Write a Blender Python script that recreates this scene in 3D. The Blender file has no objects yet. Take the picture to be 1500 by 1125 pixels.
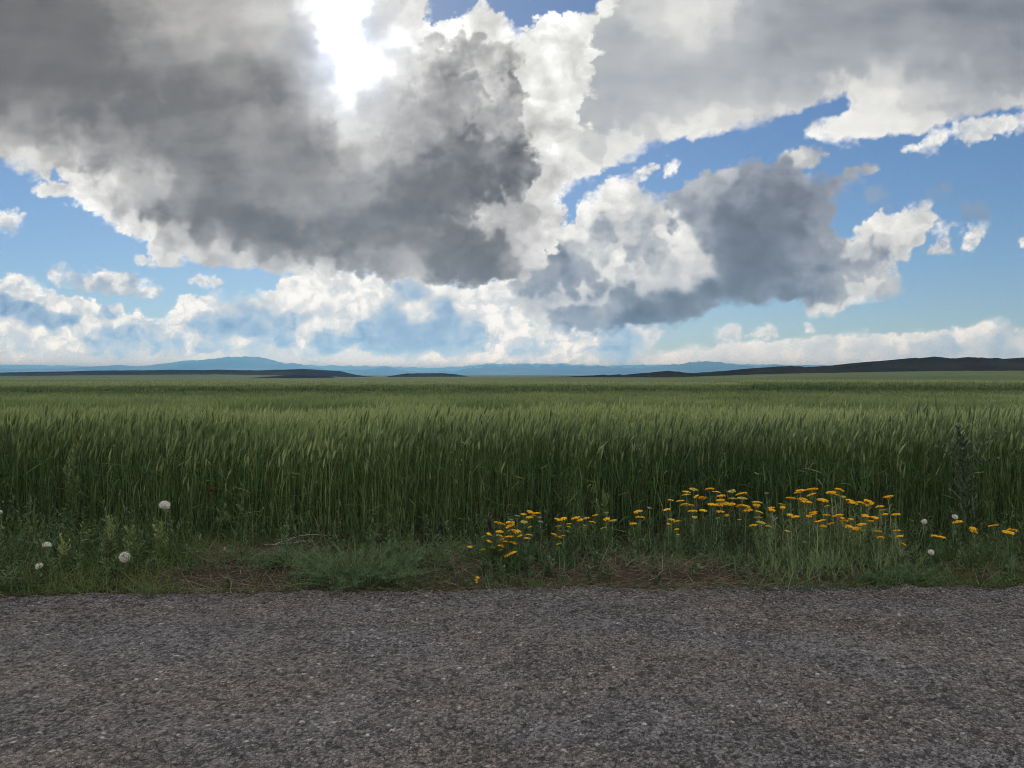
import numpy as np, math, random

# ---------------------------------------------------------------- noise
def _hash(ix, iy, seed):
    h = (ix.astype(np.int64) * 374761393 + iy.astype(np.int64) * 668265263 + seed * 974634533) & 0xFFFFFFFF
    h = ((h ^ (h >> 13)) * 1274126177) & 0xFFFFFFFF
    h = ((h ^ (h >> 16)) * 2246822519) & 0xFFFFFFFF
    return (h ^ (h >> 15)) & 0xFFFFFFFF

def perlin(x, y, seed=0):
    x0 = np.floor(x); y0 = np.floor(y)
    fx = x - x0; fy = y - y0
    ix = x0.astype(np.int64); iy = y0.astype(np.int64)
    u = fx * fx * fx * (fx * (fx * 6 - 15) + 10); v = fy * fy * fy * (fy * (fy * 6 - 15) + 10)
    def g(dx, dy):
        a = _hash(ix + dx, iy + dy, seed) * (2 * math.pi / 4294967296.0)
        return np.cos(a) * (fx - dx) + np.sin(a) * (fy - dy)
    a = g(0, 0); b = g(1, 0); c = g(0, 1); d = g(1, 1)
    return ((a + (b - a) * u) * (1 - v) + (c + (d - c) * u) * v) * 1.5

def fbm(x, y, octs=5, seed=0, gain=0.5, lac=2.03):
    s = 0; a = 1; t = 0
    for i in range(octs):
        s = s + a * perlin(x, y, seed + i * 17); t += a
        x = x * lac + 13.7; y = y * lac - 7.3; a *= gain
    return s / t

def billow(x, y, octs=5, seed=0, gain=0.55, lac=2.1):
    """1 on puff tops, 0 in the creases between puffs"""
    s = 0; a = 1; t = 0
    for i in range(octs):
        s = s + a * np.minimum(1, np.abs(perlin(x, y, seed + i * 31)) * 1.9); t += a
        x = x * lac + 3.1; y = y * lac + 9.2; a *= gain
    return s / t

def sstep(a, b, x):
    t = np.clip((x - a) / (b - a), 0, 1)
    return t * t * (3 - 2 * t)
EXPOSURE = 0.0; SKY = 0.067; SUN = 5.0; CLOUD = 1.0; HAZE = 9.5e-5; AIR = 1.0; DUST = 0.0; OZONE = 3.0
# ---------------------------------------------------------------- clouds
# Every cloud is described on the celestial sphere: S = degrees-like coordinates of a view
# direction (tangent plane round the compass direction the road side faces, 1127 units = tan 45).
def poly_sdf(px, py, P):
    """signed distance to a closed polygon, positive inside"""
    d2 = np.full(px.shape, 1e12); inside = np.zeros(px.shape, bool)
    n = len(P)
    for i in range(n):
        x0, y0 = P[i]; x1, y1 = P[(i + 1) % n]
        ex, ey = x1 - x0, y1 - y0
        wx = px - x0; wy = py - y0
        t = np.clip((wx * ex + wy * ey) / (ex * ex + ey * ey + 1e-9), 0, 1)
        d2 = np.minimum(d2, (wx - ex * t) ** 2 + (wy - ey * t) ** 2)
        c = ((y0 > py) != (y1 > py))
        if ey != 0:
            inside ^= c & (px < ex * (py - y0) / ey + x0)
    d = np.sqrt(d2)
    return np.where(inside, d, -d)

def shepard(px, py, pts, p=2.2, soft=9.0, tall=1.0):
    num = np.zeros(px.shape); den = np.zeros(px.shape)
    for q in pts:
        w = ((px - q[0]) ** 2 + ((py - q[1]) * tall) ** 2 + soft * soft) ** -p
        num += w * q[2]; den += w
    return num / den
def shepard2(px, py, pts, sm, soft, tall):
    """smooth bases and crisp heads: the same samples spread softly where sm is 0 and with firm borders where it is 1"""
    n1 = np.zeros(px.shape); d1 = np.zeros(px.shape); n2 = np.zeros(px.shape); d2 = np.zeros(px.shape)
    for q in pts:
        r2 = (px - q[0]) ** 2 + ((py - q[1]) * tall) ** 2
        w = (r2 + soft * soft * 2.2) ** -1.8
        n1 += w * q[2]; d1 += w
        r2 = (r2 + 16.0) * 1e-2
        w = 1.0 / (r2 * r2 * r2)
        n2 += w * q[2]; d2 += w
    return (n1 / d1) * (1 - sm) + (n2 / d2) * sm

SUNP = (505.0, 70.0)        # where the sun stands behind the cloud

def parse(s):
    v = [float(t) for t in s.replace(',', ' ').split()]
    return v
def pts3(s):
    v = parse(s); return [(v[i], v[i + 1], v[i + 2] / 255.0) for i in range(0, len(v), 3)]
def pts2(s):
    v = parse(s); return [(v[i], v[i + 1]) for i in range(0, len(v), 2)]

LAYERS = []
def layer(name, poly, tones, **k):
    d = dict(name=name, poly=[pts2(p) for p in poly], tones=pts3(tones), warp=10, wscale=60, soft=10, rim=0.05, rimw=14,
             detail=0.10, dscale=70, far=0.0, wisp=0.0, blur=0.0, alpha=1.0, tw=14, octs=5)
    d.update(k); LAYERS.append(d)

# thin pale veil and the banks standing on the horizon
layer('veil', ['-900 505, -300 500, 0 500, 200 503, 400 496, 600 500, 800 500, 960 512, 1100 519, 1400 524, 2300 520, 2300 640, -900 640'],
      '0 505 200, 0 525 215, 200 520 215, 400 515 215, 600 520 222, 800 520 214, 1000 522 205, 1300 525 205, 1500 530 200, 0 560 215, 800 560 210, 1500 560 205',
      soft=26, warp=5, wscale=120, far=0.8, rim=0.0, detail=0.05, dscale=90, alpha=0.88)
layer('low band', ['-900 420, -300 400, 0 403, 30 406, 60 413, 85 420, 112 430, 140 440, 150 453, 175 447, 205 456, 228 464, 245 456, 265 440, 292 436, 330 434, 375 430, 398 420, 412 402, 440 388, 520 380, 640 385, 760 380, 850 395, 880 470, 980 478, 965 500, 950 512, 935 526, 860 530, 640 532, 400 520, 200 520, 0 522, -900 530'],
      '''0 408 228, 0 436 150, 12 452 142, 35 455 135, 62 466 132, 92 466 150, 28 426 230, 58 440 222, 52 414 222, 100 446 230, 132 452 222, 0 474 222, 50 486 232, 30 502 205, 100 492 224, 130 476 230,
      160 455 150, 172 446 212, 170 472 228, 142 497 160, 182 486 162, 200 494 158, 222 480 205, 202 466 218, 240 467 228, 270 450 238, 292 446 228, 302 464 178, 330 474 150, 362 478 148, 382 462 172,
      402 450 220, 422 474 160, 302 487 168, 350 500 222, 282 500 226, 250 507 166, 210 507 176, 100 511 218, 150 515 176, 300 515 170, 380 511 180, 424 500 146, 470 500 150, 490 505 156, 446 488 232, 440 500 226,
      420 440 235, 460 430 240, 480 458 215, 500 470 222, 520 445 230, 552 420 232, 540 488 152, 580 470 150, 620 486 142, 652 474 148, 600 428 168, 612 450 232, 622 462 222, 652 452 160, 600 502 138,
      560 512 150, 640 505 142, 682 502 156, 702 490 168, 672 446 228, 692 440 232, 720 462 236, 742 480 236, 762 440 226, 702 522 226, 732 502 230, 762 502 190, 782 480 232, 820 500 222, 842 522 225, 862 500 214,
      884 512 170, 905 505 158, 925 500 165, 915 525 165, 960 500 196, 945 488 210, 500 525 205, 560 530 225, 640 528 228, 400 400 225, 480 395 232, 560 395 230, 640 420 235, 700 415 232, 780 410 225''',
      far=1.0, warp=17, wscale=44, soft=8, rim=0.06, rimw=10, detail=0.22, dscale=28, tall=1.6, top=0.965, tw=9, octs=6, relief=7)
layer('bank right', ['940 530, 968 516, 1000 512, 1040 509, 1075 503, 1105 498, 1150 499, 1195 494, 1240 490, 1285 489, 1330 488, 1372 487, 1410 479, 1440 473, 1470 471, 1490 482, 1520 492, 1700 480, 2300 500, 2300 600, 940 600'],
      '''980 520 222, 1050 512 218, 1060 528 205, 1110 503 222, 1120 522 205, 1170 502 218, 1200 518 200, 1250 495 222, 1260 515 200, 1310 494 222, 1300 515 200, 1350 495 215, 1350 512 178, 1400 490 222,
      1395 508 172, 1440 478 228, 1450 492 205, 1460 506 168, 1490 490 190, 1480 515 180, 1500 500 205, 1420 522 195, 1250 528 205''',
      far=0.75, warp=8, wscale=40, soft=7, rim=0.05, rimw=8, detail=0.09, dscale=30, tw=8, octs=6, relief=6)

for P, T in (('66 398, 80 391, 98 393, 112 398, 128 398, 150 394, 172 397, 190 406, 214 412, 232 424, 224 434, 196 433, 165 430, 140 425, 118 424, 98 414, 78 412',
              '78 400 222, 100 405 205, 112 412 165, 130 402 225, 158 398 228, 150 418 165, 178 412 200, 195 425 175, 215 420 228, 225 428 222'),
             ('278 408, 296 402, 312 407, 328 415, 318 421, 300 416', '290 407 222, 315 414 220'),
             ('196 376, 212 374, 230 378, 226 385, 206 383', '210 379 215'),
             ('-60 316, 0 309, 24 308, 33 315, 26 328, 14 335, -60 336', '0 318 228, 22 318 230, 10 328 205, -30 320 220'),
             ('1048 483, 1064 476, 1082 478, 1086 494, 1064 502, 1052 496', '1066 482 222, 1070 494 205'),
             ('1094 492, 1102 482, 1126 476, 1142 480, 1136 492, 1112 497', '1110 487 220, 1130 484 215'),
             ('1178 474, 1190 472, 1192 484, 1180 486', '1185 478 215'),
             ('930 248, 944 242, 962 244, 954 252, 940 262', '945 247 235'),
             ('964 258, 976 240, 990 236, 996 246, 984 260, 970 264', '980 250 235'),
             ('1402 362, 1416 344, 1434 326, 1446 330, 1440 346, 1424 364, 1414 372', '1420 352 225, 1438 336 222'),
             ('1362 336, 1378 326, 1392 330, 1386 342, 1370 344', '1378 334 215'),
             ('1358 370, 1370 356, 1388 352, 1390 366, 1374 372', '1374 364 190'),
             ('1490 354, 1500 350, 1530 350, 1520 362, 1496 362', '1500 356 215'),
             ('1326 218, 1350 206, 1368 190, 1400 180, 1440 172, 1500 168, 1560 160, 1560 178, 1500 188, 1452 204, 1420 208, 1392 202, 1372 216, 1346 222', '1360 210 225, 1392 194 235, 1420 198 200, 1470 186 225, 1440 200 200'),
             ('688 12, 704 2, 720 4, 712 14, 700 20', '705 8 215')):
    layer('puff', [P], T, far=0.55, warp=10, wscale=24, soft=9, rim=0.04, rimw=6, detail=0.22, dscale=26, alpha=0.95, tw=5, octs=6, relief=5)
for P, T in (('1414 300, 1432 294, 1452 300, 1450 322, 1428 328, 1414 318', '1430 310 135'), ('1270 280, 1292 274, 1304 284, 1300 298, 1272 296', '1290 286 150'),
             ('1360 268, 1392 266, 1386 284, 1364 284', '1376 274 140')):
    layer('smudge', [P], T, far=0.5, warp=12, wscale=34, soft=20, rim=0.0, detail=0.04, alpha=0.55)

# the grey sheet overhead on the right
layer('sheet', ['884 -300, 876 0, 862 32, 800 70, 830 282, 850 264, 880 258, 905 244, 935 230, 950 214, 985 204, 1005 200, 1015 210, 1030 204, 1060 196, 1100 186, 1150 168, 1200 154, 1236 142, 1242 160, 1218 168, 1192 182, 1184 196, 1206 206, 1230 212, 1262 202, 1300 198, 1345 194, 1372 184, 1405 178, 1440 166, 1500 158, 1560 150, 2300 40, 2300 -300'],
      '''890 40 178, 920 60 168, 950 100 164, 958 30 205, 985 48 226, 1005 38 232, 1012 55 208, 1026 24 232, 1040 40 205, 1060 8 208, 1000 78 168, 970 66 172, 900 120 165, 880 170 172, 868 220 196, 950 150 170, 1000 120 160,
      1050 70 160, 1100 20 160, 1150 50 142, 1200 20 136, 1300 20 130, 1400 15 122, 1500 10 120, 1300 60 138, 1400 60 131, 1500 50 126, 1100 100 155, 1150 100 156, 1200 90 149, 1250 90 148, 1350 95 150, 1450 90 142,
      1500 100 140, 1050 140 166, 1110 135 178, 1000 165 178, 950 190 192, 980 200 232, 1000 188 222, 1050 172 215, 1034 186 236, 1100 160 188, 1150 150 176, 1090 176 220, 1140 164 215, 1200 135 172, 1236 138 205, 1262 140 228, 1300 120 212, 1350 136 200, 1300 152 228,
      1250 170 232, 1202 186 240, 1232 200 236, 1300 182 232, 1372 170 218, 1400 150 180, 1440 150 176, 1480 148 195, 1480 122 150, 1410 130 165, 900 230 228, 932 218 232, 850 250 232, 880 245 235, 1200 -200 120, 1600 80 130, 1600 -100 115''',
      far=0.25, warp=8, wscale=40, soft=8, rim=0.06, rimw=9, detail=0.05, dscale=80, tw=26, soften=22, octs=6)
# the blue-grey cloud standing free on the right
layer('mid cloud', ['780 380, 815 340, 838 322, 848 302, 864 284, 880 266, 902 260, 926 262, 936 254, 942 282, 966 286, 986 280, 1000 264, 1030 254, 1060 246, 1088 238, 1112 234, 1130 244, 1144 226, 1162 218, 1198 220, 1218 224, 1196 236, 1176 250, 1188 260, 1214 254, 1240 244, 1264 238, 1284 250, 1256 262, 1238 276, 1222 300, 1214 330, 1226 350, 1246 352, 1256 332, 1278 320, 1290 308, 1310 312, 1332 304, 1362 296, 1364 320, 1352 358, 1336 372, 1310 382, 1306 396, 1316 412, 1320 428, 1302 442, 1250 447, 1218 460, 1186 464, 1178 446, 1150 441, 1092 443, 1052 446, 1020 464, 962 476, 900 484, 830 484, 790 474, 756 450, 744 420'],
      '''830 325 236, 845 310 242, 870 280 244, 890 265 240, 875 310 222, 884 342 158, 900 300 226, 910 338 196, 930 293 205, 947 323 168, 960 318 200, 970 332 242, 985 346 242, 1000 362 232, 972 364 185, 920 381 238, 888 397 235,
      901 362 208, 872 355 182, 848 368 190, 815 368 128, 800 387 132, 813 408 122, 787 419 132, 840 419 128, 867 416 132, 850 395 150, 936 365 150, 947 384 172, 960 372 165, 947 405 205, 925 408 205, 981 409 205, 1019 387 220, 1005 398 215, 1024 402 190,
      1000 320 132, 1013 293 140, 1040 267 152, 1067 253 190, 1027 264 178, 1080 280 118, 1067 320 106, 1080 360 99, 1053 373 100, 1107 333 100, 1133 307 105, 1147 267 112, 1120 385 104, 1080 408 98, 1040 421 94, 1000 440 94,
      947 453 94, 920 467 92, 893 440 128, 853 455 128, 800 437 205, 827 434 215, 853 432 222, 880 433 205, 827 462 122, 790 462 190, 770 440 205, 920 432 122, 1107 432 114, 1160 427 116, 1153 280 106, 1180 275 115, 1207 267 130, 1247 253 146, 1273 248 158, 1220 288 132,
      1193 307 130, 1167 339 106, 1193 360 122, 1212 347 145, 1180 392 110, 1220 381 136, 1247 381 136, 1273 387 140, 1287 374 152, 1260 403 148, 1207 413 130, 1180 427 128, 1233 427 142, 1260 419 216, 1273 413 222, 1287 427 166,
      1303 421 178, 1281 438 212, 1247 440 222, 1207 456 228, 1249 349 218, 1265 358 205, 1287 339 222, 1292 315 218, 1327 307 222, 1313 347 226, 1300 362 222, 1335 347 216, 1356 307 205, 1303 384 214, 1327 371 196, 1167 224 218,
      1193 227 168, 1215 221 172, 1145 248 130, 1100 248 140''',
      far=0.30, warp=11, wscale=42, soft=8, rim=0.03, rimw=8, detail=0.15, dscale=52, tw=17, soften=10, octs=6, relief=8)
# the great dark cloud with the sun behind it
layer('great cloud', ['-900 -300, -900 120, -300 180, -60 215, 0 236, 40 249, 80 254, 90 264, 62 278, 78 292, 112 300, 150 320, 190 340, 206 356, 214 370, 240 379, 282 383, 340 389, 384 398, 420 398, 470 398, 500 400, 540 404, 600 412, 660 417, 720 412, 760 412, 800 396, 826 340, 828 312, 818 290, 826 278, 846 262, 860 238, 836 214, 860 188, 846 164, 874 138, 860 106, 882 76, 868 46, 896 22, 906 -10, 880 -10, 872 -60, 866 22, 838 26, 806 26, 778 42, 757 48, 744 36, 728 24, 704 21, 676 28, 660 22, 652 30, 640 34, 626 30, 628 -60, 628 -300'],
      '''0 0 102, 60 20 104, 130 40 108, 200 10 140, 260 20 166, 280 32 188, 300 60 152, 340 10 174, 380 30 180, 312 66 186, 420 6 172, 432 45 145, 448 66 140, 400 60 168, 0 100 106, 80 100 105, 150 110 108, 220 90 128, 280 110 122,
      330 90 132, 380 110 112, 400 130 102, 430 110 128, 462 112 172, 475 90 205, 456 6 252, 472 20 275, 500 20 285, 525 10 272, 478 50 268, 492 70 285, 515 60 285, 540 90 262, 520 100 280, 498 100 266, 508 128 266, 533 118 258, 508 146 250, 470 -60 285, 520 -60 285, 0 150 116, 50 165 120, 120 160 108, 200 150 105, 260 150 108,
      320 150 110, 380 150 104, 430 160 132, 470 160 172, 490 165 225, 30 178 142, 20 205 168, 60 200 150, 110 205 140, 160 195 126, 230 190 118, 300 195 125, 372 170 152, 420 200 116, 460 220 104, 478 190 150, 508 192 232, 530 200 218, 0 216 195,
      40 236 225, 75 246 218, 80 226 186, 100 235 165, 150 230 150, 200 235 142, 260 240 122, 330 240 122, 400 240 126, 440 235 110, 480 240 124, 510 235 168, 540 232 182, 590 220 168, 620 200 150, 80 280 238, 110 268 226,
      140 278 226, 180 272 195, 205 258 195, 238 264 200, 260 285 136, 320 280 120, 380 290 130, 450 280 132, 500 270 158, 540 280 148, 600 260 114, 650 260 96, 700 260 90, 740 272 88, 770 262 128, 100 296 238, 150 310 228,
      188 302 178, 240 314 112, 300 310 105, 360 320 96, 420 300 132, 443 314 160, 500 320 128, 560 300 108, 600 300 96, 650 300 100, 690 305 112, 705 314 208, 740 308 180, 722 325 190, 770 322 185, 790 300 215, 780 350 222, 200 340 232, 216 356 236,
      240 350 176, 272 350 214, 300 346 122, 262 366 228, 320 372 205, 350 350 105, 400 340 98, 440 345 95, 500 340 100, 560 340 108, 620 340 124, 660 330 132, 700 348 116, 720 366 104, 690 362 100, 660 382 104, 350 382 218,
      400 372 116, 450 370 112, 500 372 120, 530 392 158, 560 386 152, 590 392 172, 640 388 116, 680 396 106, 710 396 116, 740 382 130, 762 362 185, 780 385 220, 640 42 245, 670 38 248, 700 34 244, 732 42 238, 650 70 165, 690 70 162, 713 93 190, 735 75 175,
      748 112 132, 700 133 142, 660 120 150, 620 150 152, 721 120 198, 732 150 182, 727 173 172, 695 170 166, 660 173 140, 673 203 114, 700 227 108, 647 227 118, 740 240 108, 767 227 150, 753 282 112, 583 253 120, 567 187 168,
      607 208 172, 540 208 194, 593 173 162, 567 107 225, 593 80 198, 553 27 186, 567 16 182, 540 53 205, 588 53 252, 607 27 220, 620 13 225, 620 46 255, 633 70 190, 560 150 190, 536 160 185, 775 70 228, 800 50 240, 840 40 238, 858 60 226, 790 110 238,
      790 150 244, 820 120 228, 845 100 218, 862 90 238, 830 160 232, 800 200 216, 778 190 200, 768 205 170, 790 240 228, 810 220 230, 840 200 222, 850 170 228, 800 270 200, 820 290 228, 824 320 230, 790 332 200, 775 305 172,
      300 -200 110, 500 -200 200, -300 0 110, -300 160 150, 440 392 225, 480 394 205, 600 406 215, 400 388 200''',
      seed=77, far=0.0, warp=16, wscale=42, soft=9, rim=0.05, rimw=10, detail=0.21, dscale=64, tw=20, soften=15, octs=6, relief=8, top=1.2)

_g = LAYERS[-1]; _all = _g['tones']
_in = lambda q: 690 < q[0] < 773 and 55 < q[1] < 300
layer('tower', ['470 330, 500 250, 560 200, 590 150, 612 90, 622 52, 640 35, 676 28, 704 21, 728 24, 746 38, 752 58, 764 84, 752 108, 768 136, 757 166, 774 196, 778 226, 790 254, 770 286, 738 304, 704 312, 690 326, 600 340, 520 350'], '0 0 0',
      seed=77, far=0.04, warp=12, wscale=30, soft=9, rim=0.0, detail=0.24, dscale=64, tw=20, soften=12, octs=6, top=1.0)
LAYERS[-1]['tones'] = [q for q in _all if q[0] < 764 or q[1] > 300]
_g['tones'] = [q for q in _all if not _in(q)] + pts3('735 200 205, 745 120 225, 720 260 195, 770 250 205, 760 160 215, 740 60 235')
_g['far'] = 0.0

SMOOTH = pts3('500 60 30, 520 115 50, 460 60 30, 500 10 30, 560 70 50, 580 45 90, 545 130 60, 470 120 60, 100 100 20, 0 100 10, 300 150 20, 300 100 30, 400 250 20, 300 300 15, 500 330 20, 600 330 25, 400 40 60, 480 160 120, 700 100 255, 600 100 220, 720 180 230, 640 180 120, 800 100 255, 800 220 255, 820 320 255, 640 40 255, 120 290 255, 210 350 230, 300 380 160, 700 310 200, 640 260 60, 760 380 150, 500 400 200, 850 300 255, 900 360 255, 980 360 255, 1080 350 40, 1000 440 60, 1150 300 120, 1300 340 255, 1260 420 200, 1000 100 20, 1300 60 15, 1050 180 120, 1250 170 200, 200 480 255, 500 450 255, 600 490 90, 750 480 255, 1300 500 230')

def clouds(X, Y):
    """cover (0 clear .. 1 opaque), thin (painted brightness, 0..1.2) and far (share of haze blue painted in) at each direction"""
    shp = X.shape
    X = X.ravel().astype(float); Y = Y.ravel().astype(float)
    cover = np.zeros(X.size); thin = np.full(X.size, 0.8); far = np.zeros(X.size)
    # a direction towards the sun, for the light on each puff
    rough = shepard(X, Y, SMOOTH, p=1.4, soft=30)
    for L in LAYERS:
        al = np.zeros(X.size)
        allp = [q for P in L['poly'] for q in P]
        x0 = min(q[0] for q in allp) - 90; x1 = max(q[0] for q in allp) + 90
        y0 = min(q[1] for q in allp) - 90; y1 = max(q[1] for q in allp) + 90
        m = np.nonzero((X > x0) & (X < x1) & (Y > y0) & (Y < y1))[0]
        if not len(m): continue
        x = X[m]; y = Y[m]
        sd = L.get('seed', len(L['name']) * 7 + int(abs(allp[0][0])) % 97)
        s = 1.0 / L['wscale']
        # cauliflower warp of the outline
        b1 = billow(x * s, y * s * 1.15, L['octs'], sd) - 0.42
        w1 = fbm(x * s * 0.7, y * s * 0.7, 5, sd + 5)
        sm0 = np.clip(rough[m], 0, 1)
        tw = L['tw'] * (0.35 + 0.9 * sm0) * 1.6
        wx = x + tw * fbm(x * s * 1.4, y * s * 1.4, 5, sd + 11, gain=0.44) + 14 * (1 - sm0) * fbm(x / 130.0, y / 60.0, 3, sd + 12)
        wy = y + tw * fbm(x * s * 1.4, y * s * 1.4, 5, sd + 23, gain=0.44) + 10 * (1 - sm0) * fbm(x / 130.0, y / 60.0, 3, sd + 24)
        sdf = np.full(x.shape, -1e9)
        for P in L['poly']:
            sdf = np.maximum(sdf, poly_sdf(x, y, P))
        sdf = sdf + L['warp'] * (w1 * 1.5 + b1 * 1.5) * (0.4 + 0.6 * sm0)
        # torn, wispy fringe
        fr = fbm(x / 11.0, y / 8.5, 4, sd + 41)
        pv = fbm(x / 70.0, y / 50.0, 3, sd + 43)                 # some stretches of edge are firm, others dissolve
        so_ = L['soft'] * (0.55 + 1.7 * sstep(-0.05, 0.4, pv) + 0.35 * (1 - sm0))
        a = sstep(-0.55 * so_, so_ * 0.8, sdf + 7.0 * fr * (0.25 + 0.75 * sm0) * (0.35 + sstep(-0.1, 0.3, pv)))
        t = shepard2(wx, wy, L['tones'], np.clip(sm0 * 0.62, 0, 1), L.get('soften', 6.0), L.get('tall', 1.0))
        # relief painted into the tone: puffs brighter on the side that faces the sun
        dx = SUNP[0] - x; dy = SUNP[1] - y; r = np.sqrt(dx * dx + dy * dy) + 1e-6
        k = L.get('relief', 6.0)
        ds = 1.0 / L['dscale']
        # light comes from above as well as from the sun's side: every lobe of the cloud has a bright sharp edge
        # towards the sun and fades into its own shade behind it
        w2x = x + 16 * fbm(x * ds, y * ds, 4, sd + 61); w2y = y + 16 * fbm(x * ds, y * ds, 4, sd + 67)
        def lobes(sc, seed, k_):
            q = k_ * fbm(w2x * sc, w2y * sc * 1.1, 5, seed, gain=0.46) + (0.6 * r + 0.8 * y) * sc * 0.55
            f = q - np.floor(q)
            e = 0.20
            return np.where(f < e, f / e, ((1 - f) / (1 - e)) ** 1.6) - 0.40
        soft = fbm(w2x * ds * 1.3, w2y * ds * 1.5, 5, sd + 73, gain=0.46)
        patch = sstep(-0.12, 0.32, fbm(x / 75.0, y / 60.0, 3, sd + 77)); patch2 = sstep(-0.2, 0.3, fbm(x / 38.0, y / 34.0, 3, sd + 78))
        lit = 0.46 * lobes(ds * 0.85, sd + 71, 2.0) * patch + 0.26 * lobes(ds * 2.0, sd + 75, 1.7) * patch2 + 1.25 * soft
        sm = np.clip(rough[m] , 0, 1)
        t = t + L['detail'] * lit * (0.05 + 0.95 * sm)
        t = t + 0.075 * fbm(x / 120.0, y / 34.0, 4, sd + 91) * (1 - 0.7 * sm)
        t = t + L['rim'] * np.exp(-np.maximum(sdf, 0) / L['rimw'])
        if L['name'] in ('great cloud', 'tower'): t = t + 0.24 * np.exp(-(r / 95.0) ** 1.2) - 0.02  # glow of the sun painted into the cloud tone
        a = a * L['alpha']
        t = np.minimum(t, L.get('top', 0.965))
        # over
        c0 = cover[m]
        ca = a + c0 * (1 - a)
        inv = 1.0 / np.maximum(ca, 1e-5)
        thin[m] = (t * a + thin[m] * c0 * (1 - a)) * inv
        far[m] = (L['far'] * a + far[m] * c0 * (1 - a)) * inv
        cover[m] = ca
    return cover.reshape(shp), np.clip(thin, 0, 1.2).reshape(shp), far.reshape(shp)
import bpy
C = bpy.context.scene.collection
R = np.random.default_rng(7)
PI = math.pi

# ---------------------------------------------------------------- camera model (used to place things by bearing and distance)
F = 1127.0; CX, CY = 750.0, 562.5
EYE = np.array([0.0, 0.0, 1.60])
PITCH = math.atan((CY - 548.0) / F)          # looking very slightly down

def bearing(px, py):
    x = (px - CX) / F; z = -(py - CY) / F
    c, s = math.cos(PITCH), math.sin(PITCH)
    return np.array([x, c + z * s, z * c - s])
def at(px, py, dist):
    d = bearing(px, py)
    return EYE + d * (dist / d[1])
def hgt(py, dist):                          # height of something seen at that level, that far off
    return float(at(CX, py, dist)[2])

# ---------------------------------------------------------------- meshes
class MB:
    """collects vertices, triangles and quads with two values per vertex (tint, part)"""
    def __init__(s): s.v = []; s.t = []; s.q = []; s.a = []; s.b = []; s.n = 0
    def add(s, v, tri=None, quad=None, tint=0.5, part=0.0):
        v = np.asarray(v, float).reshape(-1, 3); k = len(v)
        if tri is not None and len(tri): s.t.append(np.asarray(tri).reshape(-1, 3) + s.n)
        if quad is not None and len(quad): s.q.append(np.asarray(quad).reshape(-1, 4) + s.n)
        s.v.append(v); s.a.append(np.broadcast_to(np.asarray(tint, float), (k,)).copy()); s.b.append(np.broadcast_to(np.asarray(part, float), (k,)).copy())
        s.n += k
    def mesh(s, name, smooth=False):
        v = np.concatenate(s.v); t = np.concatenate(s.t) if s.t else np.zeros((0, 3), int); q = np.concatenate(s.q) if s.q else np.zeros((0, 4), int)
        me = bpy.data.meshes.new(name)
        me.vertices.add(len(v)); me.vertices.foreach_set('co', v.astype(np.float32).ravel())
        me.loops.add(len(t) * 3 + len(q) * 4)
        me.loops.foreach_set('vertex_index', np.concatenate([t.ravel(), q.ravel()]).astype(np.int32))
        me.polygons.add(len(t) + len(q))
        st = np.concatenate([np.arange(len(t)) * 3, len(t) * 3 + np.arange(len(q)) * 4]).astype(np.int32)
        me.polygons.foreach_set('loop_start', st)
        me.update(calc_edges=True)
        for nm, arr in (('tint', s.a), ('part', s.b)):
            at_ = me.attributes.new(nm, 'FLOAT', 'POINT'); at_.data.foreach_set('value', np.concatenate(arr).astype(np.float32))
        if smooth: me.polygons.foreach_set('use_smooth', np.ones(len(me.polygons), bool))
        me.validate()
        return me
    def build(s, name, mat, parent=None, smooth=False, origin=None):
        if origin is not None:
            o0 = np.asarray(origin, float); s.v = [x - o0 for x in s.v]
        me = s.mesh(name, smooth); me.materials.append(mat)
        o = bpy.data.objects.new(name, me); C.objects.link(o)
        if parent is not None: o.parent = parent
        return o

def tag(o, label=None, cat=None, group=None, kind=None):
    if label: o['label'] = label
    if cat: o['category'] = cat
    if group: o['group'] = group
    if kind: o['kind'] = kind
    return o
def empty(name, loc, label, cat, group=None):
    o = bpy.data.objects.new(name, None); C.objects.link(o); o.location = loc; o.empty_display_size = 0.1
    return tag(o, label, cat, group)

def ribbons(mb, base, length, width, az, lean, curl, nseg=4, tint=0.5, part=0.0, twist=None, taper=0.6, kink=None):
    """many leaf blades at once: each starts at base, leans lean from the vertical towards az and bends by curl along its length"""
    base = np.asarray(base, float); N = len(base)
    g = lambda a: np.broadcast_to(np.asarray(a, float), (N,))
    length, width, az, lean, curl, tint = map(g, (length, width, az, lean, curl, tint))
    tw = g(0.0 if twist is None else twist)
    sx, sy = np.cos(az), np.sin(az)
    wx, wy, wz = -sy * np.cos(tw), sx * np.cos(tw), np.sin(tw)
    p = base.copy(); rows = []
    for i in range(nseg + 1):
        f = i / nseg
        w = width * 0.5 * (1 - f ** (1 / max(taper, 1e-3) * 1.3)) * (0.6 + 0.4 * min(1, f * 4)) + width * 0.03
        W = np.stack([wx * w, wy * w, wz * w], 1)
        rows.append(p - W); rows.append(p + W)
        a = lean + curl * f
        if kink is not None and f >= 0.45: a = a + kink
        st = length / nseg
        p = p + np.stack([np.sin(a) * sx * st, np.sin(a) * sy * st, np.cos(a) * st], 1)
    V = np.stack(rows, 1).reshape(-1, 3)
    k = 2 * (nseg + 1)
    f0 = np.array([[2 * i, 2 * i + 1, 2 * i + 3, 2 * i + 2] for i in range(nseg)])
    Q = (np.arange(N) * k)[:, None, None] + f0[None]
    mb.add(V, quad=Q.reshape(-1, 4), tint=np.repeat(tint, k), part=part)
    return p

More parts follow.
